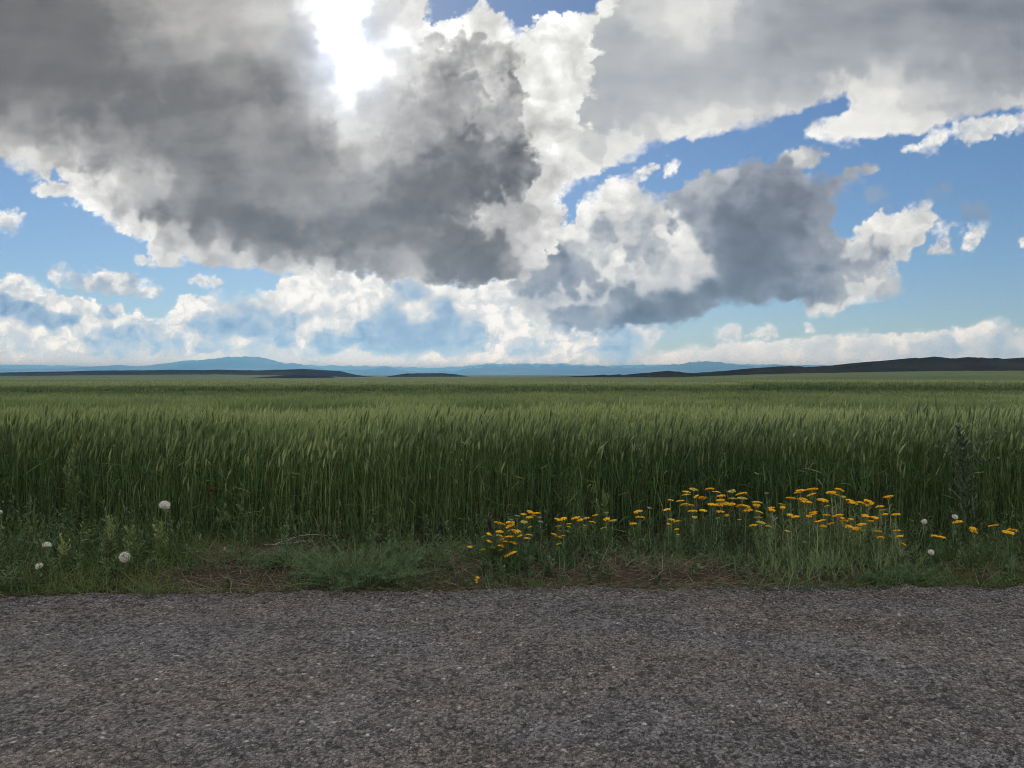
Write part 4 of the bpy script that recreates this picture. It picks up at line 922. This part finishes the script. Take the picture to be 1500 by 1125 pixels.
yarrow('widest yarrow clump on the right end of the flower bank', 1240, 5.98,
       L8('490 148 52;510 158 42;535 135 58;555 170 36 l;470 218 28 l;590 192 62;605 205 62;650 203 52;690 196 58;690 213 42;525 270 64;550 282 32;595 288 36;560 296 52;575 325 62;595 330 42;650 315 44;625 335 48;612 345 38;658 347 30 l;670 270 46;720 280 46;697 297 38'), basal=170, seed=12, spread=0.14, bushy=1.2, tone=0.92)
yarrow('yarrow with heads trailing off down the right side of the bank', 1292, 6.05, L8('745 222 48;758 242 40 l;790 170 48;775 262 42;830 263 44;730 350 46;750 384 44;833 348 48;850 377 40;830 386 28;862 416 44'), basal=80, seed=13, spread=0.10, tone=0.92)
yarrow('single yarrow with a broad double gold head beside a white seed head', 1374, 6.05, L8('1036 376 46;1070 382 42'), basal=50, seed=14, spread=0.07)
yarrow('thin yarrow with one flat gold head below the dark thistle', 1408, 6.3, L8('1153 303 60'), basal=14, seed=15, spread=0.05)
yarrow('small yarrow with two gold heads one directly above the other', 1426, 6.1, L8('1235 337 42;1237 352 46'), basal=24, seed=16, spread=0.05)
yarrow('tall slim yarrow with one small gold head left of the big orange one', 1455, 6.15, L8('1338 322 46'), basal=22, seed=17, spread=0.05)
yarrow('yarrow with the biggest orange gold head at the right edge of the photo', 1478, 6.05, L8('1410 355 50;1440 345 54;1425 360 50'), basal=40, seed=18, spread=0.06)
# a tiny yellow flower at the very edge of the asphalt
def tiny():
    d = 5.78; b = at(699, 862, d); bz = float(soil(b[0], d)); root = empty('yellow_wildflower', (b[0], d, bz), 'tiny yellow wildflower alone at the edge of the asphalt', 'flower')
    mb = MB(); P = np.array([[(0, 0, 0), (0.004, 0, 0.03), (0.0, 0, 0.055)]]); tubes(mb, P, np.array([[0.002, 0.0016, 0.0012]]), 4, 0.5); mb.build('stem', YST, root)
    for q, s in (((0.004, 0, 0.062), 0.016), ((-0.008, 0.004, 0.045), 0.013), ((-0.004, -0.004, 0.03), 0.012)):
        h = bpy.data.objects.new('flower_head', HEADS['gold'][1]); C.objects.link(h); h.parent = root; h.location = q; h.scale = (s, s, s); h.rotation_euler = (0.6, 0, 0)
tiny()

# ---------------------------------------------------------------- white seed heads
FLUFF = flower_mat('seed fluff', [(0.1, (0.66, 0.62, 0.56)), (0.5, (0.82, 0.79, 0.73)), (0.9, (0.90, 0.88, 0.83))])
def seed_clock(seed, open_=1.0):
    """a ball of fine parachutes: a core and several hundred fluffy bristles with little tufts"""
    r = np.random.default_rng(seed); mb = MB(); n = 330
    k = np.arange(n); zc = 1 - 2 * (k + 0.5) / n; zc = zc * open_ + (1 - open_) * np.abs(zc); a = k * 2.39996
    s = np.sqrt(np.maximum(0, 1 - zc ** 2)); D = np.stack([s * np.cos(a), s * np.sin(a), zc], 1) + r.normal(0, 0.08, (n, 3)); D /= np.linalg.norm(D, axis=1, keepdims=True)
    rad = r.uniform(0.80, 1.0, n)
    az = np.arctan2(D[:, 1], D[:, 0]); le = np.arccos(np.clip(D[:, 2], -1, 1))
    ribbons(mb, D * 0.12, rad * 0.78, 0.05, az, le, 0.0, 1, r.random(n), 0.0, twist=r.uniform(-1.5, 1.5, n), taper=3)
    for j in range(5):
        ribbons(mb, D * (rad * 0.72)[:, None], rad * 0.32, 0.05, az + r.normal(0, 0.7, n), le + r.normal(0, 0.6, n), 0.0, 1, r.random(n), 0.0, twist=r.uniform(-1.5, 1.5, n), taper=2)
    me = mb.mesh('seed_head'); me.materials.append(FLUFF); return me
CLOCKS = [seed_clock(1), seed_clock(2, 0.7), seed_clock(3, 0.85)]
def seed_plant(label, px, py, wpx, dist, ci, tilt=0.0, lean=0.0, seed=0, squash=1.0):
    r = np.random.default_rng(seed + 900); top = at(px, py, dist); bx = top[0] + lean; by = dist + 0.03; bz = float(soil(bx, by)); o0 = np.array([bx, by, bz])
    root = empty('seed_head_plant', o0, label, 'seed head', 'white seed heads on the verge')
    rad = wpx / F * dist * 0.5
    K = 6; f = np.linspace(0, 1, K)[:, None]; P = o0 * (1 - f) + top * f; P[:, 0] += lean * 0.6 * np.sin(f[:, 0] * PI) * -0.5
    mb = MB(); tubes(mb, P[None], np.linspace(0.0032, 0.0022, K)[None], 5, 0.6); tubes(mb, np.stack([P[-1] - (0, 0, rad * 0.9), P[-1] - (0, 0, rad * 0.3), P[-1] + (0, 0, rad * 0.08)])[None], np.array([[0.003, rad * 0.28, rad * 0.1]]), 6, 0.4)
    mb.build('stem', YST, root, origin=o0)
    lm = MB(); n = 9; q = r.uniform(0.0, 0.6, n); b = o0 * (1 - q[:, None]) + top * q[:, None]
    ribbons(lm, b, r.uniform(0.10, 0.22, n), 0.007, r.uniform(-PI, PI, n), r.uniform(0.2, 0.7, n), r.uniform(0.2, 1.0, n), 4, r.uniform(0.1, 0.8, n)); lm.build('leaves', YLF, root, origin=o0)
    h = bpy.data.objects.new('seed_head', CLOCKS[ci]); C.objects.link(h); h.parent = root; h.location = top - o0; h.scale = (rad, rad, rad * squash); h.rotation_euler = (0.0, tilt, r.uniform(0, 6))
seed_plant('white fluffy seed head held high on a thin stalk in front of the dark wheat', 241.5, 740, 18, 6.4, 2, 0.25, -0.01, 1, 0.85)
seed_plant('largest white seed head a full round ball low over the left grass', 182.5, 816, 18, 5.85, 0, 0.2, 0.02, 2)
seed_plant('white seed head above the lower one near the left end of the verge', 68.5, 798.5, 14, 5.98, 1, 0.1, 0.0, 3, 0.8)
seed_plant('small half blown white seed head lowest in the left grass', 57, 829, 12, 5.72, 1, -0.5, 0.02, 4, 0.8)
seed_plant('greyish round seed head on a bent stalk beyond the end of the flower bank', 1354, 764, 9, 6.5, 0, 0.0, -0.08, 5)
seed_plant('small white seed head just over the flat gold head under the thistle', 1399, 757, 10, 6.6, 1, 0.6, 0.0, 6, 0.7)
seed_plant('white seed head down among stems beside the broad double gold head', 1364, 809, 10, 6.1, 2, 0.2, 0.0, 7)
seed_plant('tiny white seed head cut by the left edge of the photo', 1, 750, 6, 6.5, 0, 0.0, 0.0, 8)

# ---------------------------------------------------------------- leafy weeds
WEED = leaf_mat('weed leaf', [(0.1, (0.080, 0.130, 0.055)), (0.5, (0.19, 0.25, 0.100)), (0.9, (0.34, 0.39, 0.18))], trans=0.3, vary=0.3, scale=7.0)
DARK = leaf_mat('thistle leaf', [(0.1, (0.040, 0.070, 0.040)), (0.5, (0.085, 0.125, 0.075)), (0.9, (0.17, 0.20, 0.14))], trans=0.12, vary=0.3, scale=7.0)
def leafy_weed(label, px, py_top, dist, tint, seed, nleaf=70, leaf=0.075, width=0.015, side=4, group='leafy weeds in the left grass', mat=None):
    r = np.random.default_rng(seed + 1300); top = at(px, py_top, dist); bx = top[0] + r.normal(0, 0.015); bz = float(soil(bx, dist)); o0 = np.array([bx, dist, bz]); H = top[2] - bz
    root = empty('leafy_weed', o0, label, 'weed', group)
    sm = MB(); lm = MB()
    def shoot(base, tip, nl, sc):
        K = 6; f = np.linspace(0, 1, K)[:, None]; P = base * (1 - f) + tip * f; P[1:-1, :2] += r.normal(0, 0.006, (K - 2, 2))
        tubes(sm, P[None], np.linspace(0.0042, 0.0016, K)[None] * sc, 4, 0.4)
        q = np.linspace(0.10, 1.0, nl) + r.normal(0, 0.01, nl); q = np.clip(q, 0, 1)
        b = np.stack([np.interp(q, f[:, 0], P[:, c]) for c in range(3)], 1); az = np.arange(nl) * 2.4 + r.normal(0, 0.3, nl)
        ribbons(lm, b, leaf * sc * (1.15 - 0.65 * q) * r.uniform(0.8, 1.2, nl), width * sc * r.uniform(0.8, 1.2, nl), az, 0.35 + 0.9 * (1 - q) + r.normal(0, 0.12, nl), r.uniform(0.1, 0.7, nl), 4, np.clip(tint + 0.25 * q + r.normal(0, 0.12, nl), 0, 1), 0.0, twist=r.normal(0, 0.3, nl), taper=0.5)
    shoot(o0, top, nleaf, 1.0)
    for s_ in range(side):
        a = r.uniform(-PI, PI); g = r.uniform(0.25, 0.6); b = o0 * (1 - g) + top * g
        shoot(b, b + np.array([math.cos(a) * 0.06, math.sin(a) * 0.06, H * r.uniform(0.25, 0.45)]), nleaf // 3, 0.75)
    sm.build('stem', YST, root, origin=o0); lm.build('leaves', mat or WEED, root, origin=o0)
leafy_weed('leafy weed with a bright yellow green tip, first of the three spires', 159, 758, 6.25, 0.62, 1, nleaf=80)
leafy_weed('bushy weed between two taller leafy spires with a dull tip', 195, 774, 6.22, 0.48, 2, nleaf=70)
leafy_weed('broadest leafy weed spire under the high white seed head', 235, 768, 6.15, 0.58, 3, nleaf=95, side=5)
leafy_weed('pale stiff weed with upright grey green spikes right of the upper low seed head', 88, 785, 6.1, 0.85, 4, nleaf=46, leaf=0.05, side=4)
leafy_weed('dark bluish weed standing half hidden in the front of the left wheat', 108, 655, 7.0, 0.15, 5, nleaf=110, leaf=0.10, width=0.014, side=6, group='tall weeds in the wheat', mat=None)
leafy_weed('dark weed at the wheat foot over the bare bank', 330, 742, 6.85, 0.12, 6, nleaf=70, leaf=0.09, width=0.013, side=6, group='tall weeds in the wheat')
leafy_weed('leafy weed rising between flower clumps in front of the wheat', 884, 722, 6.85, 0.12, 7, nleaf=80, leaf=0.085, width=0.013, side=6, group='tall weeds in the wheat')

# the tall dark thistle on the right
def thistle(label, px, dist, arms, seed):
    r = np.random.default_rng(seed); o = at(px, 800, dist); bz = float(soil(o[0], dist)); o0 = np.array([o[0], dist, bz])
    root = empty('thistle', o0, label, 'thistle')
    sm = MB(); lm = MB(); bm_ = MB()
    def arm(pts, rad, nl, sc):
        P = np.array(pts); K = len(P); tubes(sm, P[None], np.linspace(rad, rad * 0.45, K)[None], 5, 0.35)
        q = np.linspace(0.08, 0.98, nl); f = np.linspace(0, 1, K)
        b = np.stack([np.interp(q, f, P[:, c]) for c in range(3)], 1); az = np.arange(nl) * 2.4 + r.normal(0, 0.3, nl)
        ln = 0.10 * sc * (1.2 - 0.8 * q) * r.uniform(0.7, 1.3, nl)
        ribbons(lm, b, ln, 0.016 * sc, az, 0.7 + r.normal(0, 0.2, nl), r.uniform(0.0, 0.9, nl), 4, r.uniform(0, 0.6, nl), 0.0, twist=r.normal(0, 0.5, nl), taper=0.5)
        for s_ in (-1, 1):                       # spiny lobes
            for g in (0.3, 0.55, 0.8):
                pb = b + np.stack([np.sin(0.8 + 0 * az) * np.cos(az), np.sin(0.8 + 0 * az) * np.sin(az), np.cos(0.9 + 0 * az)], 1) * (ln * g)[:, None]
                ribbons(lm, pb, ln * 0.35, 0.008 * sc, az + s_ * 1.0, 0.8, 0.3, 2, r.uniform(0, 0.8, nl), 0.0, taper=0.6)
        tip = P[-1]; rb = 0.017 * sc
        th = np.stack([tip, tip + (0, 0, rb * 0.7), tip + (0, 0, rb * 1.6), tip + (0, 0, rb * 2.1)]); tubes(bm_, th[None], np.array([[rb * 0.4, rb, rb * 0.75, rb * 0.3]]), 7, 0.4)
        ns = 16; az = r.uniform(-PI, PI, ns); ribbons(bm_, np.repeat((tip + (0, 0, rb))[None], ns, 0), rb * 2.2, 0.005, az, r.uniform(0.6, 1.9, ns), 0.2, 1, r.random(ns), 0.0, taper=1)
    for a in arms:
        pts = [at(x, y, dist + dz) for x, y, dz in a[0]]
        if a[2]: pts[0] = o0
        arm(pts, a[1], a[3], a[4])
    sm.build('stem', DARK, root, origin=o0); lm.build('leaves', DARK, root, origin=o0); bm_.build('flower_bud', DARK, root, origin=o0)
thistle('tall dark thistle with spiny side branches rising above the wheat ears', 1413, 6.9,
        [(((1413, 800, 0), (1413, 730, 0), (1413, 690, 0), (1411, 655, 0), (1404, 628, 0)), 0.008, True, 60, 1.5),
         (((1414, 680, 0), (1432, 660, 0.03), (1446, 648, 0.05), (1458, 636, 0.06)), 0.005, False, 14, 0.85),
         (((1413, 662, 0), (1396, 650, -0.05), (1382, 655, -0.08), (1372, 657, -0.1)), 0.004, False, 12, 0.8),
         (((1413, 686, 0), (1434, 680, -0.06), (1450, 676, -0.08), (1462, 674, -0.1)), 0.004, False, 12, 0.8),
         (((1412, 660, 0), (1418, 652, 0.1), (1421, 649, 0.12)), 0.003, False, 6, 0.7),
         (((1413, 700, 0), (1398, 676, -0.1), (1386, 664, -0.14)), 0.004, False, 10, 0.8)], 41)

# the sprawling fine-leaved weed in the middle of the verge
SPRAWL = leaf_mat('sprawling weed leaf', [(0.1, (0.055, 0.110, 0.050)), (0.5, (0.100, 0.175, 0.080)), (0.9, (0.18, 0.26, 0.13))], trans=0.3, vary=0.3, scale=6.0)
def sprawl(label, px, dist, half, depth, h, n, seed, group='sprawling weeds on the verge'):
    r = np.random.default_rng(seed); bx = px2x(px, dist); bz = float(soil(bx, dist)); o0 = np.array([bx, dist, bz]); root = empty('sprawling_weed', o0, label, 'weed', group)
    sm = MB(); lm = MB()
    a = r.uniform(-PI, PI, n); rr = np.sqrt(r.random(n))
    bp_ = np.stack([bx + np.cos(a) * rr * half * 0.55, dist + np.sin(a) * rr * depth * 0.55, np.zeros(n)], 1); bp_[:, 2] = soil(bp_[:, 0], bp_[:, 1])
    az = a + r.normal(0, 0.7, n); ln = r.uniform(0.55, 1.15, n) * (h + half * 0.35 * rr)
    P = stem_path(bp_, ln, az, 0.25 + 0.75 * rr + r.normal(0, 0.15, n), r.uniform(0.2, 0.9, n), 6)
    P[..., 2] = np.maximum(P[..., 2], soil(P[..., 0], P[..., 1]) + 0.008)
    tubes(sm, P, np.linspace(0.0022, 0.001, 6)[None], 3, 0.35)
    for j in range(26):
        q = r.uniform(0.1, 1.0, n) * 5; i = np.minimum(q.astype(int), 4); f = (q - i)[:, None]
        b = P[np.arange(n), i] * (1 - f) + P[np.arange(n), i + 1] * f
        ribbons(lm, b, r.uniform(0.018, 0.05, n), r.uniform(0.002, 0.0042, n), r.uniform(-PI, PI, n), r.uniform(0.2, 1.3, n), r.uniform(0, 0.8, n), 2, np.clip(r.normal(0.45, 0.2, n), 0, 1), 0.0, twist=r.normal(0, 0.6, n))
    sm.build('stems', YST, root, origin=o0); lm.build('leaves', SPRAWL, root, origin=o0)
sprawl('large low sprawling grey green weed spilling onto the asphalt', 525, 5.88, 0.58, 0.34, 0.20, 360, 51)
sprawl('smaller sprawling weed behind the large one against the wheat foot', 612, 6.25, 0.40, 0.28, 0.19, 170, 52)
sprawl('low green weed mat under the gap right of the flower bank', 1330, 5.95, 0.28, 0.18, 0.10, 110, 53)
sprawl('small tuft of green weed at the foot of the broad flower bank', 1290, 5.85, 0.16, 0.12, 0.09, 60, 54)
sprawl('dark low weed beside the bare red bank on the left', 415, 6.2, 0.32, 0.22, 0.15, 130, 55)

# pale fallen branches
BRANCH = plain_mat('dry branch', [(0.1, (0.20, 0.17, 0.14)), (0.9, (0.42, 0.38, 0.33))], rough=0.9, scale=40)
def branch(label, pts, rad, twigs, seed):
    r = np.random.default_rng(seed); P = np.array([at(x, y, d) for x, y, d in pts]); o0 = P[0].copy(); mb = MB()
    q = np.linspace(0, 1, 9); f = np.linspace(0, 1, len(P)); Q = np.stack([np.interp(q, f, P[:, c]) for c in range(3)], 1) + r.normal(0, 0.004, (9, 3))
    tubes(mb, Q[None], np.linspace(rad, rad * 0.4, 9)[None], 5, 0.6)
    for i in range(twigs):
        k = int(r.integers(1, 8)); d = r.normal(0, 1, 3); d[2] = abs(d[2]) * 0.4; d /= np.linalg.norm(d); L_ = r.uniform(0.04, 0.13)
        T = np.stack([Q[k], Q[k] + d * L_ * 0.5 + r.normal(0, 0.005, 3), Q[k] + d * L_]); tubes(mb, T[None], np.array([[rad * 0.5, rad * 0.35, rad * 0.2]]), 4, 0.5)
    o = tag(mb.build('dry_branch', BRANCH, origin=o0), label, 'branch', 'fallen dry branches'); o.location = o0
branch('long pale dry branch lying at the foot of the wheat', ((398, 800, 6.6), (425, 788, 6.65), (455, 783, 6.7), (486, 784, 6.72)), 0.004, 7, 61)
branch('thin dry branch just below the long pale one', ((388, 797, 6.5), (420, 796, 6.5), (460, 792, 6.55)), 0.003, 5, 62)
branch('short bleached twig curled on bare red soil before the tall flowers', ((948, 852, 5.85), (962, 846, 5.88), (967, 838, 5.92)), 0.003, 4, 63)

# wheat stalks that overtop the rest
def stalk(label, px, py_top, px_foot, dist, seed, pale):
    r = np.random.default_rng(seed); top = at(px, py_top, dist); bx = px2x(px_foot, dist); bz = float(terrain(bx, dist)); o0 = np.array([bx, dist, bz]); root = empty('wheat_stalk', o0, label, 'wheat stalk', 'overtopping wheat stalks')
    K = 6; f = np.linspace(0, 1, K)[:, None]; P = o0 * (1 - f) + top * f; e0 = P[-1] - (P[-1] - P[-2]) * 0.55
    mb = MB(); tubes(mb, P[None], np.linspace(0.003, 0.002, K)[None], 4, 0.6, 0.3); mb.build('stem', WHEAT, root, origin=o0)
    mb = MB(); E = np.stack([e0, e0 * 0.6 + top * 0.4, e0 * 0.2 + top * 0.8, top]); tubes(mb, E[None], np.array([[0.002, 0.007, 0.006, 0.001]]), 5, pale, 1.0)
    n = 14; ribbons(mb, np.repeat(E[1:2], n, 0) + (top - e0) * r.uniform(0, 0.7, (n, 1)), 0.10, 0.002, r.uniform(-PI, PI, n), 0.2, 0.1, 1, pale, 1.0, taper=1); mb.build('ear', WHEAT, root, origin=o0)
    mb = MB(); n = 3; q = r.uniform(0.4, 0.8, n)[:, None]; ribbons(mb, o0 * (1 - q) + top * q, 0.22, 0.012, r.uniform(-PI, PI, n), 0.3, 0.8, 4, 0.5, 0.0); mb.build('leaf', WHEAT, root, origin=o0)
stalk('tall pale wheat stalk rising highest above the middle of the field', 607, 584, 600, 8.2, 71, 0.8)
stalk('tall dark wheat ear standing above the crop left of the middle', 303, 598, 299, 8.6, 72, 0.1)

# a poppy in the wheat
def poppy():
    d = 6.95; top = at(309, 720, d); bz = float(soil(top[0], d)); o0 = np.array([top[0], d, bz]); root = empty('poppy', o0, 'single small red poppy in front of the dark wheat', 'flower')
    mb = MB(); f = np.linspace(0, 1, 5)[:, None]; tubes(mb, (o0 * (1 - f) + top * f)[None], np.full((1, 5), 0.0018), 4, 0.4); mb.build('stem', YST, root, origin=o0)
    m = flower_mat('poppy red', [(0.1, (0.14, 0.03, 0.016)), (0.9, (0.24, 0.05, 0.03))]); mb = MB(); n = 5
    ribbons(mb, np.repeat(top[None], n, 0), 0.035, 0.034, np.arange(n) * 2 * PI / n, 0.5, 0.9, 4, R.random(n), 0.0, taper=0.3); mb.build('petals', m, root, origin=o0)
poppy()
